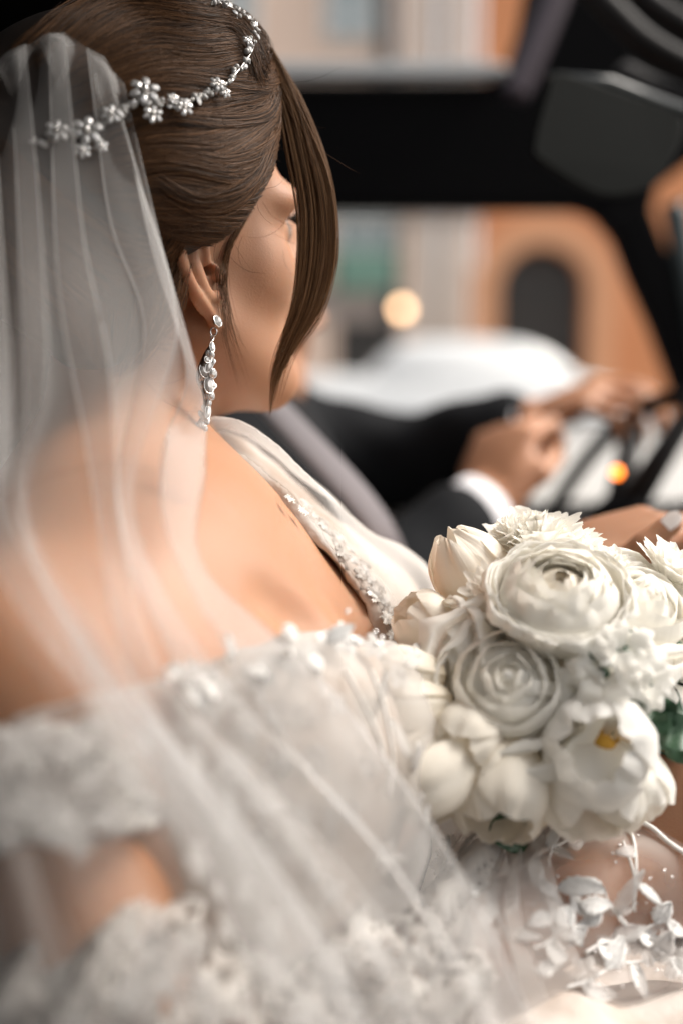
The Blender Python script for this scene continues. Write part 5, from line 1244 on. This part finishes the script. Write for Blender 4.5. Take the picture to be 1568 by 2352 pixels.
CARW = mat('white_car_paint', (.90, .91, .91), .22, coat=.6); TYRE = mat('tyre', (.02, .02, .02), .8); CARGLASS = mat('car_glass', (.16, .17, .18), .2, spec=.5); CARBLK = mat('car_plastic', (.03, .03, .03), .5)
def parked(name, x0, length, y0, label, roof=1.44, deck=1.16, group='white cars parked across the street'):
    """nose to the right; x0 is the nose"""
    t = empty(name, (x0 - length / 2, y0 + .85, 0), label, 'car', group); W_ = 1.75
    def ext(n_, prof, ins, m, par):
        P = np.array(prof, float); k = len(P); V = []; cs = [(0, ins), (.10, 0), (W_ - .10, 0), (W_, ins)]; cz = P[:, 1].mean(); cx = P[:, 0].mean()
        for yy, q in cs: V += [(x0 - (px_ + (cx - px_) * q), y0 + yy, z_ + (cz - z_) * q) for px_, z_ in P]
        F = [(i * k + j, i * k + (j + 1) % k, (i + 1) * k + (j + 1) % k, (i + 1) * k + j) for i in range(3) for j in range(k)] + [tuple(range(k))[::-1], tuple(3 * k + j for j in range(k))]
        return mesh(n_, V, F, m, par, world=True)
    L_ = length
    low = spline([(0.02, .32), (0, .55), (.05, .85), (.20, deck - .12), (.6, deck - .04), (.8, deck), (L_ - 1.0, deck + .03), (L_ - .25, deck), (L_ - .05, .95), (L_, .6), (L_ - .05, .32)], 44)
    ext('body', [tuple(q) for q in low], .04, CARW, t)
    up = spline([(.75, deck - .03), (1.05, roof - .14), (1.35, roof - .03), (1.75, roof), (2.2, roof - .01), (2.45, roof - .10), (2.70, deck - .02)], 30)
    cab = ext('cabin', [tuple(q) for q in up], .06, CARW, t)
    for a, b in ((1.15, 1.68), (1.76, 2.3)):
        h = roof - .09; v, f = box((x0 - b, y0 + .020, deck + .035), (x0 - a, y0 + .06, h)); mesh('side_window', v, f, CARGLASS, cab, world=True, smooth=False)
    for wx_ in (.85, L_ - .85):
        for yy in (y0 + .02, y0 + W_ - .22):
            v, f = tube([(x0 - wx_, yy, .33), (x0 - wx_, yy + .2, .33)], .33, 24); w = mesh('wheel', v, f, TYRE, t, world=True)
            v, f = tube([(x0 - wx_, yy - .01, .33), (x0 - wx_, yy + .21, .33)], .20, 18); mesh('rim', v, f, CHROME, w, world=True)
    v, f = box((x0 - .03, y0 + .2, .62), (x0 + .02, y0 + .5, .74)); mesh('headlight', v, f, CARGLASS, t, world=True, smooth=False)
    v, f = box((x0 - .03, y0 + W_ - .5, .62), (x0 + .02, y0 + W_ - .2, .74)); mesh('headlight', v, f, CARGLASS, t, world=True, smooth=False)
    return t
parked('parked_car', wp(1345, 900, 10.0)[0] + .75, 3.5, 10.0, 'white parked car beyond the far window, its rounded roof in front of the arched door', roof=1.54, deck=1.20, group=None)
parked('parked_car', wp(560, 900, 10)[0], 3.5, 10.2, 'second white car standing behind the first, mostly hidden by the couple', roof=1.5, deck=1.12)
